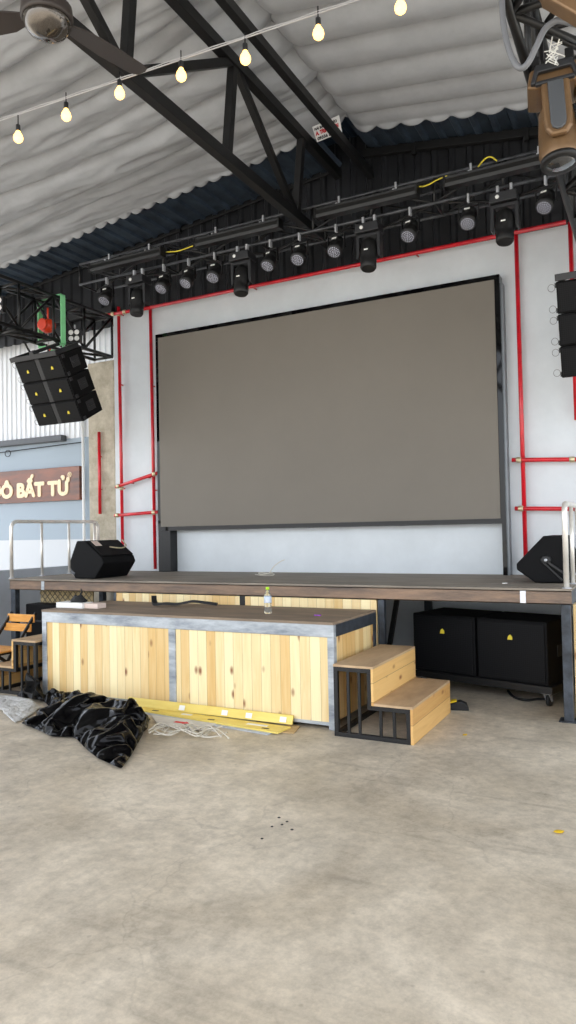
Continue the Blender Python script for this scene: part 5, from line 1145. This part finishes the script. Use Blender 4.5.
    1265, 1621, 64, 1374, 1612, 82, 1381, 1601, 108, 1333, 1620, 94, 1451, 1500, 104, 1432, 1542, 112, 1418, 1536, 88, 1532, 1597, 161, 1570, 1581, 158, 1576, 1595, 179, 1491, 1606, 104, 1473, 1591, 105,
    1520, 1580, 109, 1412, 1669, 160, 1420, 1637, 133, 1442, 1642, 141, 1404, 1766, 74, 1444, 1734, 68, 1409, 1779, 52, 1433, 1709, 102, 1475, 1680, 115, 1479, 1694, 94, 1398, 1721, 148, 1438, 1694, 146,
    1406, 1738, 135, 1326, 1753, 96, 1288, 1747, 96, 1318, 1746, 112, 1299, 1776, 74, 1263, 1788, 62, 1257, 1771, 75, 1360, 1833, 71, 1314, 1810, 61, 1348, 1812, 83, 1168, 1827, 81, 1123, 1815, 80,
    1129, 1817, 99, 1193, 1862, 79, 1180, 1871, 58, 1148, 1844, 59, 1311, 1842, 43, 1256, 1814, 25, 1268, 1806, 37, 2352, 1220, 207, 2377, 1235, 195, 2378, 1270, 196, 2334, 1176, 147, 2315, 1159, 119,
    2347, 1169, 169, 2272, 1089, 56, 2277, 1091, 85, 2277, 1126, 99, 2106, 1020, 24, 2082, 1048, 28, 2088, 1029, 19, 2112, 1030, 46, 2099, 1042, 63, 2078, 1044, 52, 2173, 1071, 33, 2155, 1048, 57,
    2157, 1054, 32, 2267, 1250, 202, 2296, 1224, 206, 2332, 1258, 168, 2196, 1159, 170, 2175, 1127, 136, 2236, 1158, 158, 2050, 1118, 119, 2089, 1098, 130, 2099, 1135, 158, 2054, 1180, 169, 2000, 1192, 142,
    2003, 1168, 120, 2109, 1239, 186, 2106, 1268, 166, 2046, 1240, 191, 2300, 1312, 157, 2230, 1304, 142, 2232, 1288, 167, 2053, 1356, 188, 2008, 1362, 186, 2000, 1332, 174, 2125, 1384, 156, 2139, 1409, 169,
    2076, 1396, 187, 2291, 1340, 210, 2233, 1362, 201, 2232, 1353, 168, 2285, 1528, 66, 2324, 1512, 91, 2317, 1562, 81, 2242, 1466, 129, 2237, 1447, 177, 2281, 1468, 161, 2090, 1475, 166, 2140, 1444, 171,
    2143, 1470, 138, 2231, 1612, 25, 2273, 1641, 54, 2263, 1649, 51, 2220, 1589, 80, 2233, 1579, 83, 2255, 1595, 34, 2103, 1529, 147, 2134, 1523, 101, 2128, 1546, 101, 2762, 785, 49, 2801, 777, 41,
    2784, 803, 33, 2749, 749, 33, 2761, 715, 37, 2786, 735, 46, 2673, 719, 14, 2717, 708, 12, 2695, 740, 13, 2710, 934, 10, 2716, 911, 28, 2748, 913, 35, 2672, 995, 32, 2662, 1007, 59,
    2662, 963, 33, 2623, 1087, 12, 2637, 1077, 43, 2664, 1072, 37, 2484, 812, 17, 2484, 825, 30, 2453, 812, 31, 2532, 797, 33, 2555, 809, 24, 2530, 812, 43, 2573, 748, 31, 2581, 768, 26,
    2562, 770, 10, 2715, 836, 44, 2716, 815, 31, 2745, 826, 37, 2675, 815, 81, 2648, 799, 73, 2680, 794, 72, 2610, 842, 58, 2614, 824, 58, 2642, 839, 63, 2638, 927, 67, 2664, 931, 60,
    2647, 929, 82, 2658, 899, 58, 2679, 884, 72, 2684, 901, 70, 2615, 870, 66, 2645, 870, 58, 2622, 883, 63, 2567, 876, 66, 2545, 863, 46, 2565, 865, 59, 2548, 887, 65, 2529, 871, 73,
    2526, 860, 60, 2601, 913, 100, 2568, 900, 94, 2589, 909, 85, 2453, 882, 105, 2436, 917, 95, 2413, 873, 91, 2511, 938, 126, 2521, 988, 140, 2494, 979, 119, 2591, 944, 106, 2566, 971, 110,
    2560, 928, 104, 2593, 1122, 58, 2583, 1092, 39, 2607, 1119, 33, 2547, 1105, 91, 2559, 1088, 121, 2579, 1088, 98, 2531, 1146, 159, 2519, 1115, 142, 2546, 1138, 136, 2541, 1176, 121, 2519, 1195, 117,
    2519, 1185, 140, 2571, 1202, 104, 2572, 1228, 97, 2548, 1220, 96, 2605, 1183, 44, 2596, 1209, 62, 2598, 1181, 68, 2532, 1287, 89, 2523, 1323, 105, 2525, 1313, 95, 2525, 1272, 99, 2523, 1290, 110,
    2528, 1314, 109, 2590, 1225, 41, 2568, 1239, 82, 2574, 1229, 66, 2196, 997, 7, 2175, 1024, 22, 2155, 1015, 29, 2223, 964, 36, 2233, 965, 52, 2222, 998, 25, 2336, 904, 11, 2311, 940, 26,
    2297, 932, 16, 2256, 1015, 85, 2272, 1037, 62, 2245, 1041, 70, 2299, 1000, 106, 2318, 1007, 90, 2305, 1038, 91, 2353, 904, 56, 2348, 942, 84, 2340, 942, 59, 2438, 1127, 151, 2441, 1091, 125,
    2462, 1134, 153, 2392, 1077, 129, 2379, 1032, 104, 2401, 1037, 104, 2353, 1129, 120, 2356, 1080, 123, 2376, 1128, 129, 2460, 1261, 104, 2484, 1258, 104, 2487, 1284, 117, 2434, 1210, 118, 2436, 1194, 139,
    2458, 1210, 115, 2369, 1166, 141, 2390, 1170, 150, 2388, 1194, 144, 2387, 1200, 156, 2396, 1179, 168, 2369, 1169, 151, 2442, 1234, 164, 2437, 1269, 173, 2415, 1241, 168, 2490, 1296, 130, 2482, 1293, 159,
    2458, 1283, 141, 2458, 1368, 196, 2476, 1351, 178, 2462, 1357, 184, 2451, 1352, 199, 2462, 1340, 195, 2479, 1344, 186, 2385, 1351, 218, 2408, 1343, 195, 2399, 1359, 199, 2395, 1410, 204, 2368, 1385, 182,
    2381, 1407, 225, 2404, 1384, 150, 2398, 1431, 144, 2376, 1421, 142, 2434, 1383, 161, 2438, 1392, 123, 2443, 1399, 163, 2502, 1299, 42, 2525, 1270, 61, 2569, 1266, 37, 2474, 1388, 37, 2449, 1403, 61,
    2489, 1351, 61, 2361, 1495, 29, 2388, 1469, 62, 2422, 1473, 49, 1981, 1076, 71, 2011, 1082, 71, 1992, 1102, 70, 1988, 1040, 51, 2006, 1026, 45, 2016, 1043, 57, 1964, 1006, 14, 1985, 1016, 16,
    1963, 1025, 19, 1927, 1003, 45, 1883, 1003, 38, 1917, 987, 32, 1908, 1037, 56, 1871, 1044, 71, 1862, 1043, 47, 1936, 1100, 33, 1900, 1081, 39, 1935, 1074, 30, 1779, 1077, 49, 1743, 1088, 46,
    1748, 1084, 29, 1784, 1085, 99, 1781, 1103, 107, 1770, 1106, 67, 1903, 1115, 61, 1865, 1129, 79, 1862, 1114, 62, 1878, 1248, 165, 1906, 1267, 136, 1912, 1269, 166, 1843, 1207, 127, 1852, 1181, 109,
    1881, 1217, 105, 1745, 1166, 99, 1775, 1144, 122, 1771, 1176, 137, 1757, 1246, 144, 1750, 1279, 140, 1739, 1235, 105, 1804, 1293, 194, 1832, 1341, 201, 1793, 1322, 206, 1892, 1310, 168, 1879, 1335, 174,
    1853, 1296, 166, 1967, 1498, 189, 1986, 1471, 175, 1993, 1498, 177, 1938, 1472, 210, 1929, 1440, 212, 1951, 1440, 194, 1874, 1502, 207, 1886, 1473, 207, 1894, 1501, 208, 1876, 1518, 179, 1861, 1539, 156,
    1859, 1524, 179, 1893, 1536, 152, 1890, 1549, 119, 1872, 1534, 117, 1976, 1529, 174, 1947, 1556, 155, 1948, 1539, 183, 2136, 1651, 51, 2165, 1631, 61, 2190, 1644, 10, 2042, 1644, 65, 2009, 1600, 69,
    2078, 1622, 78, 1889, 1621, 12, 1922, 1595, 36, 1958, 1629, 27, 2011, 1547, 118, 2035, 1537, 150, 2070, 1573, 126, 1863, 1562, 44, 1830, 1595, 51, 1837, 1562, 51, 1933, 1369, 201, 1942, 1339, 187,
    1954, 1372, 182, 1854, 1424, 226, 1843, 1461, 231, 1815, 1408, 223, 1891, 1166, 63, 1932, 1165, 57, 1925, 1195, 69, 1771, 1127, 61, 1727, 1139, 44, 1735, 1119, 37, 1785, 1035, 58, 1754, 1051, 38,
    1788, 1044, 34, 2048, 1023, 31, 2066, 1038, 22, 2048, 1046, 26, 2442, 1376, 106, 2456, 1348, 131, 2482, 1345, 107, 2354, 1482, 75, 2341, 1528, 79, 2347, 1488, 94, 2488, 1327, 161, 2505, 1327, 135,
    2501, 1333, 149, 2401, 1303, 192, 2375, 1305, 212, 2385, 1277, 190, 2456, 1180, 159, 2476, 1188, 161, 2480, 1198, 137, 2373, 942, 109, 2375, 901, 92, 2397, 946, 100, 2329, 1061, 100, 2327, 1106, 96,
    2320, 1085, 81, 2225, 998, 61, 2213, 1029, 57, 2214, 1030, 38, 2528, 1349, 129, 2496, 1356, 148, 2514, 1351, 145, 2522, 1249, 97, 2513, 1278, 99, 2526, 1259, 117, 2593, 1024, 112, 2618, 990, 117,
    2618, 1028, 112, 2499, 1070, 158, 2490, 1104, 145, 2473, 1057, 142, 2473, 843, 73, 2443, 846, 46, 2472, 830, 59, 2730, 865, 65, 2747, 871, 43, 2734, 885, 67, 2623, 762, 60, 2628, 738, 50,
    2657, 757, 55, 2575, 829, 36, 2572, 846, 41, 2551, 837, 46, 2637, 983, 78, 2628, 951, 79, 2643, 943, 58, 2813, 662, 36, 2856, 653, 33, 2833, 682, 13, 2279, 1581, 41, 2310, 1618, 63,
    2300, 1623, 62, 2271, 1374, 193, 2315, 1406, 213, 2312, 1377, 174, 2091, 1453, 205, 2049, 1475, 184, 2044, 1451, 174, 2041, 1304, 198, 1989, 1312, 164, 2000, 1285, 156, 2195, 1077, 98, 2223, 1080, 68,
    2240, 1122, 101, 2059, 1082, 75, 2046, 1113, 56, 2050, 1088, 50, 2314, 1143, 122, 2331, 1159, 138, 2352, 1173, 155, 1111, 1875, 45, 1063, 1853, 34, 1079, 1860, 59, 1193, 1825, 118, 1164, 1826, 95,
    1183, 1807, 118, 1525, 1629, 138, 1551, 1632, 183, 1524, 1652, 140, 1486, 1546, 101, 1516, 1519, 91, 1532, 1536, 105, 1370, 1644, 139, 1350, 1685, 134, 1333, 1671, 110, 1325, 1446, 46, 1331, 1401, 39,
    1358, 1415, 40, 1542, 1726, 28, 1473, 1745, 23, 1514, 1707, 42, 1784, 1568, 173, 1818, 1544, 175, 1816, 1566, 153, 1668, 1539, 203, 1640, 1555, 207, 1617, 1539, 208, 1671, 1302, 92, 1672, 1243, 108,
    1685, 1293, 141, 1526, 1381, 130, 1524, 1422, 96, 1498, 1403, 87, 1459, 1299, 34, 1415, 1324, 18, 1423, 1294, 30, 1634, 1113, 13, 1668, 1091, 32, 1673, 1108, 27, 767, 1880, 54, 725, 1892, 45,
    737, 1863, 66, 844, 1838, 199, 809, 1823, 228, 839, 1821, 209, 982, 1794, 55, 1005, 1792, 33, 996, 1803, 33, 926, 1803, 155, 927, 1814, 174, 915, 1810, 186, 812, 1780, 179, 769, 1782, 210,
    764, 1792, 172, 1039, 1852, 40, 1025, 1870, 28, 1024, 1852, 26, 1165, 1701, 29, 1196, 1691, 14, 1181, 1720, 26, 1155, 1780, 106, 1135, 1802, 80, 1135, 1769, 94, 695, 1877, 72, 670, 1885, 48,
    664, 1874, 51,
]
# ------------------------------------------------------------------ floor clutter
def lying(poly_px, z0, z1, name, m_, **k):
    pts = [at(u, v, Z=0) for u, v in poly_px]
    return MB().prism([(p.x, p.y) for p in pts], z0, z1, 'XY').build(name, M[m_], **k)
# leaning yellow strip
yA_, yB_ = 4.955, 4.955
xA_, xB_ = at(128, 700, Y=4.95).x, at(293, 722, Y=4.95).x
t = thing('yellow_board', 'narrow yellow strip with white stickers leaning against the low platform', 'board', ((xA_+xB_)/2, 4.93, 0))
prof = [(4.93, .022), (4.945, .022), (4.970, .085), (4.958, .085)]
MB().prism(prof, xA_, xB_, 'YZ').build('strip', M['yellow'], t)
for f in (.04, .36, .62, .76, .95):
    x = xA_+(xB_-xA_)*f
    MB().prism([(4.9295, .034), (4.932, .034), (4.948, .070), (4.9455, .070)], x-.028, x+.028, 'YZ').build('sticker', M['sticker'], t)
t = thing('yellow_board', 'wide flat yellow strip lying on the floor along the low platform', 'board', (-3.4, 4.8, 0))
q = [at(u, v, Z=.01) for u, v in ((126, 709), (283, 736), (293, 726), (140, 700.5))]
q = [(-4.42, 4.90), (-2.56, 4.71), (-2.54, 4.885), (-4.40, 4.972)]
MB().prism(q, .008, .02, 'XY').build('strip', M['yellow'], t)
for f, s in ((.12, .04), (.5, .05), (.87, .09)):
    x = -4.42+1.86*f; yy = 4.945-.13*f; MB().b2((x-s, yy-.02, .0195), (x+s, yy+.015, .0215)).build('sticker', M['sticker'], t)
for f in (.3, .62, .9):
    x = -4.42+1.86*f+.05; yy = 4.935-.185*f; MB().b2((x-.03, yy-.01, .0195), (x+.03, yy+.01, .0215)).build('print_mark', M['textblack'], t)
tag(MB().prism([(-4.40, 4.87), (-2.62, 4.675), (-2.62, 4.74), (-4.40, 4.93)], .001, .007, 'XY').build('dark_strip', M['greywall']), 'thin grey strip under the edge of the flat yellow strip', 'strip')
t = thing('cardboard_sheet', 'pale grey cardboard sheet with a red mark on the floor beside the black bag', 'sheet', (-3.6, 4.6, 0))
q = [at(u, v, Z=.004) for u, v in ((152, 716), (216, 724.5), (204, 731), (158, 726))]
MB().prism([(p.x, p.y) for p in q], .0075, .0125, 'XY').build('sheet', M['card'], t)
p = at(181, 722.5, Z=.012); MB().prism([(-.06, -.02), (.03, -.02), (.03, -.035), (.08, .0), (.03, .035), (.03, .02), (-.06, .02)], .012, .0135, 'XY', T(p.x, p.y, 0)).build('red_mark', M['textred'], t)
tag(lying([(278, 733), (294, 734), (300, 727), (288, 725.5)], .001, .010, 'plywood_offcut', 'tanply'), 'small tan plywood offcut on the floor at the right end of the yellow strips', 'offcut')
mb = MB(); rr = random.Random(3)
for k in range(7):
    pts = []; u = 148+rr.uniform(0, 12); n = 8
    for i in range(n):
        pts.append(at(u+(k*2+62)*i/(n-1), 728+rr.uniform(-5, 7)+i*.5, Z=.02+.006*k))
    pts = [V((p.x, p.y, .022+.005*k+rr.uniform(0, .008))) for p in pts]
    mb.tube(curve_pts(pts, 5), .0055, 6)
tag(mb.build('cable_tangle', M['cable']), 'tangle of thin pale cable on the floor right of the black bag', 'cable', kind='stuff')

# crumpled sheets: control points triangulated and crumpled
def crumple(name, ctrl, m_, amp, freq, seed, levels, floor=.004, solid=.003):
    """ctrl: list of (Vector, on_rim) in order, rim points first in loop order"""
    rim = [c for c, r in ctrl if r]; allp = [c for c, r in ctrl]
    co = [V((p.x, p.y)) for p in allp]; n = len(rim)
    r = delaunay_2d_cdt(co, [], [list(range(n))], 1, 1e-5)
    vs, fs = r[0], r[2]; idx = r[3]
    bm = bmesh.new(); bv = []
    for i, v in enumerate(vs):
        z = allp[idx[i][0]].z if idx[i] else 0
        bv.append(bm.verts.new((v.x, v.y, z)))
    for f in fs:
        try: bm.faces.new([bv[i] for i in f])
        except ValueError: pass
    for L_ in range(levels):
        bmesh.ops.subdivide_edges(bm, edges=bm.edges[:], cuts=1, use_grid_fill=True)
        bmesh.ops.smooth_vert(bm, verts=[v for v in bm.verts if not v.is_boundary], factor=(.10, .10, .16, .18, .12, .1)[L_], use_axis_x=True, use_axis_y=True, use_axis_z=True)
        a = amp*(.5, .9, .6, .3, .14, .05)[L_]; fq = freq*(1.8**L_)
        for v in bm.verts:
            q = V((v.co.x*fq+seed, v.co.y*fq*1.2, v.co.z*fq*.7+L_*3))
            d = (1-2*abs(noise.noise(q)))*a
            k_ = .35 if v.is_boundary else 1
            if L_ == levels-2:
                al = (v.co.x*.87-v.co.y*.5); ac = v.co.x*.5+v.co.y*.87
                d += (abs(noise.noise(V((al*1.3+seed, ac*7.5+.6*math.sin(al*3), seed))))-.2)*amp*1.6
            v.co.z = max(floor, v.co.z+d*k_*min(1, .25+v.co.z*6))
            v.co.x += noise.noise(q+V((9, 1, 4)))*a*.8; v.co.y += noise.noise(q+V((2, 8, 7)))*a*.8
    bm.faces.ensure_lookup_table()
    mb = MB(); bm.verts.index_update()
    mb.add([v.co.copy() for v in bm.verts], [tuple(v.index for v in f.verts) for f in bm.faces], True); bm.free()
    return mb.build(name, m_, None, solid=solid)
G = lambda u, v, z=.004: at(u, v, Z=z)
Yp = lambda u, v, y: at(u, v, Y=y)
bag = [(G(20.8, 724), 1), (G(38, 731), 1), (G(52, 737.5), 1), (G(74.7, 738), 1), (G(86, 750), 1), (G(98, 759.5), 1), (G(121.5, 770), 1), (G(131, 757), 1), (G(140, 741), 1), (G(149, 722), 1),
       (V((-3.70, 4.68, .01)), 1), (V((-4.2, 4.66, .02)), 1), (V((-4.6, 4.82, .02)), 1), (V((-5.0, 4.88, .02)), 1), (V((-5.34, 4.88, .02)), 1), (V((-5.36, 4.81, .02)), 1), (V((-4.98, 4.77, .02)), 1), (G(50, 708), 1), (G(36, 717), 1),
       (Yp(28.5, 672, 4.84), 0), (Yp(40, 680, 4.83), 0), (Yp(52, 687, 4.81), 0), (Yp(66, 692, 4.72), 0), (Yp(81.6, 690.5, 4.60), 0), (Yp(95, 696, 4.52), 0), (Yp(107.6, 699.5, 4.5), 0), (Yp(130, 696.5, 4.35), 0), (Yp(141, 708, 4.36), 0),
       (Yp(62, 707, 4.5), 0), (Yp(50, 722, 4.2), 0), (Yp(85, 710, 4.32), 0), (Yp(72, 726, 4.13), 0), (Yp(108, 718, 4.12), 0), (Yp(90, 735, 4.05), 0), (Yp(127, 716, 4.15), 0), (Yp(120, 738, 3.92), 0), (Yp(108, 748, 3.85), 0), (Yp(140, 722, 4.3), 0)]
def bag_topology(ctrl, levels):
    """rim and inner points made into one sheet; its folds come from the list above"""
    rim = [c for c, r in ctrl if r]; allp = [c for c, r in ctrl]; n = len(rim)
    r = delaunay_2d_cdt([V((p.x, p.y)) for p in allp], [], [list(range(n))], 1, 1e-5)
    bm = bmesh.new(); bv = []
    for k, v in enumerate(r[0]):
        z = allp[r[3][k][0]].z if r[3][k] else 0
        bv.append(bm.verts.new((v.x, v.y, max(z, .012))))
    for f in r[2]:
        try: bm.faces.new([bv[q] for q in f])
        except ValueError: pass
    for L_ in range(levels):
        bmesh.ops.subdivide_edges(bm, edges=bm.edges[:], cuts=1, use_grid_fill=True)
        bmesh.ops.smooth_vert(bm, verts=[v for v in bm.verts if not v.is_boundary and not any((v.co-V((p.x, p.y, max(p.z, .012)))).length < .004 for p in allp)], factor=.25, use_axis_x=True, use_axis_y=True, use_axis_z=True)
    bmesh.ops.triangulate(bm, faces=bm.faces); bm.verts.index_update()
    vs = [v.co.copy() for v in bm.verts]; fs = [tuple(v.index for v in f.verts) for f in bm.faces]; bm.free()
    return vs, fs
bag_v, bag_f = bag_topology(bag, 3)
if len(bag_v)*3 == len(FOLDS):
    bag_v = [V((FOLDS[3*k]/1000-6, FOLDS[3*k+1]/1000+3, FOLDS[3*k+2]/1000)) for k in range(len(bag_v))]
tag(MB().add(bag_v, bag_f, True).build('plastic_bag', M['bag'], None, subsurf=1), 'large crumpled black plastic bag lying on the floor before the low platform', 'bag')
film = [(G(-6, 705), 1), (G(4, 714), 1), (G(15, 724), 1), (G(19, 722), 1), (G(32, 715), 1), (G(41, 708), 1), (V((-5.09, 4.72, .03)), 1), (V((-5.36, 4.77, .03)), 1), (V((-5.62, 4.78, .02)), 1),
        (Yp(20, 703, 4.62), 0), (Yp(36, 706, 4.58), 0), (Yp(22, 713, 4.36), 0), (Yp(6, 706, 4.60), 0)]
tag(crumple('plastic_film', film, M['film'], .02, 6, 8.3, 4, .01, .002), 'torn sheet of clear grey plastic film beside the black bag at the left edge', 'film')

p = G(458, 709); t = thing('tape_tool', 'small black and yellow tool lying on the floor right of the wooden steps', 'tool', (p.x, p.y, 0), (0, 0, R(10)))
m_ = T(p.x, p.y, 0) @ Matrix.Rotation(R(15), 4, 'Z')
MB().prism([(-.10, 0), (.09, 0), (.07, .055), (.02, .075), (-.07, .05)], -.04, .04, 'XZ', m_).build('body', M['blackrub'], t, .008)
MB().prism([(-.10, .045), (-.01, .07), (-.01, .082), (-.10, .06)], -.036, .036, 'XZ', m_).build('yellow_grip', M['yellowbright'], t, .004)
def leaf(u, v, s, label, m_='bluish', rot=.6):
    p = G(u, v); mm = T(p.x, p.y, .003) @ Matrix.Rotation(rot, 4, 'Z')
    tag(MB().grid(lambda i, j: mm @ V(((i-.5)*s*2, (j-.5)*s*(1-(2*i-1)**2)*1.3, .02*s*5*(2*i-1)**2*.3+.004)), 8, 4).build('fallen_leaf', M[m_], None, solid=.002), label, 'leaf')
leaf(559, 832, .028, 'yellow leaf alone on the open concrete near the right edge')
leaf(465, 735, .022, 'bright yellow fleck on the floor beyond the wooden steps', 'yellowbright', 1.2)
# small dark chips on the floor
cr_ = random.Random(5)
for k, (u, v) in enumerate([(272, 826), (282, 824), (287, 821), (279, 817), (262, 838), (292, 829)]):
    p = G(u, v); s = cr_.uniform(.005, .009)
    tag(MB().lathe([(0, 0), (s, .0005), (s*.8, .003), (0, .004)], 7, T(p.x, p.y, 0), False).build('floor_chip', M['textblack']), 'small dark chip in the cluster on the open concrete floor', 'chip', 'dark chips on the floor')

# ------------------------------------------------------------------ light
w = bpy.data.worlds.new('sky'); S.world = w; w.use_nodes = True
nt = w.node_tree; bg = nt.nodes['Background']
sky = nt.nodes.new('ShaderNodeTexSky'); sky.sky_type = 'NISHITA'; sky.sun_disc = False; sky.sun_elevation = R(55); sky.sun_rotation = R(200); sky.dust_density = 3; sky.ozone_density = 1
mx = nt.nodes.new('ShaderNodeMix'); mx.data_type = 'RGBA'; mx.inputs['Factor'].default_value = .75
nt.links.new(sky.outputs[0], mx.inputs['A']); mx.inputs['B'].default_value = (5.75, 6.05, 6.5, 1)
nt.links.new(mx.outputs['Result'], bg.inputs['Color']); bg.inputs['Strength'].default_value = .3
sun = bpy.data.lights.new('sun', 'SUN'); sun.energy = 3; sun.angle = R(12); so = bpy.data.objects.new('sun', sun); COL.objects.link(so); so.rotation_euler = (R(30), R(12), 0)
def area(name, loc, rot, sx, sy, power, col=(1, 1, 1)):
    l = bpy.data.lights.new(name, 'AREA'); l.shape = 'RECTANGLE'; l.size = sx; l.size_y = sy; l.energy = power; l.color = col
    o = bpy.data.objects.new(name, l); COL.objects.link(o); o.location = loc; o.rotation_euler = rot; return o
S.view_settings.view_transform = 'Standard'; S.view_settings.look = 'None'; S.view_settings.gamma = 1
S.view_settings.use_curve_mapping = False; S.view_settings.exposure = 0.88
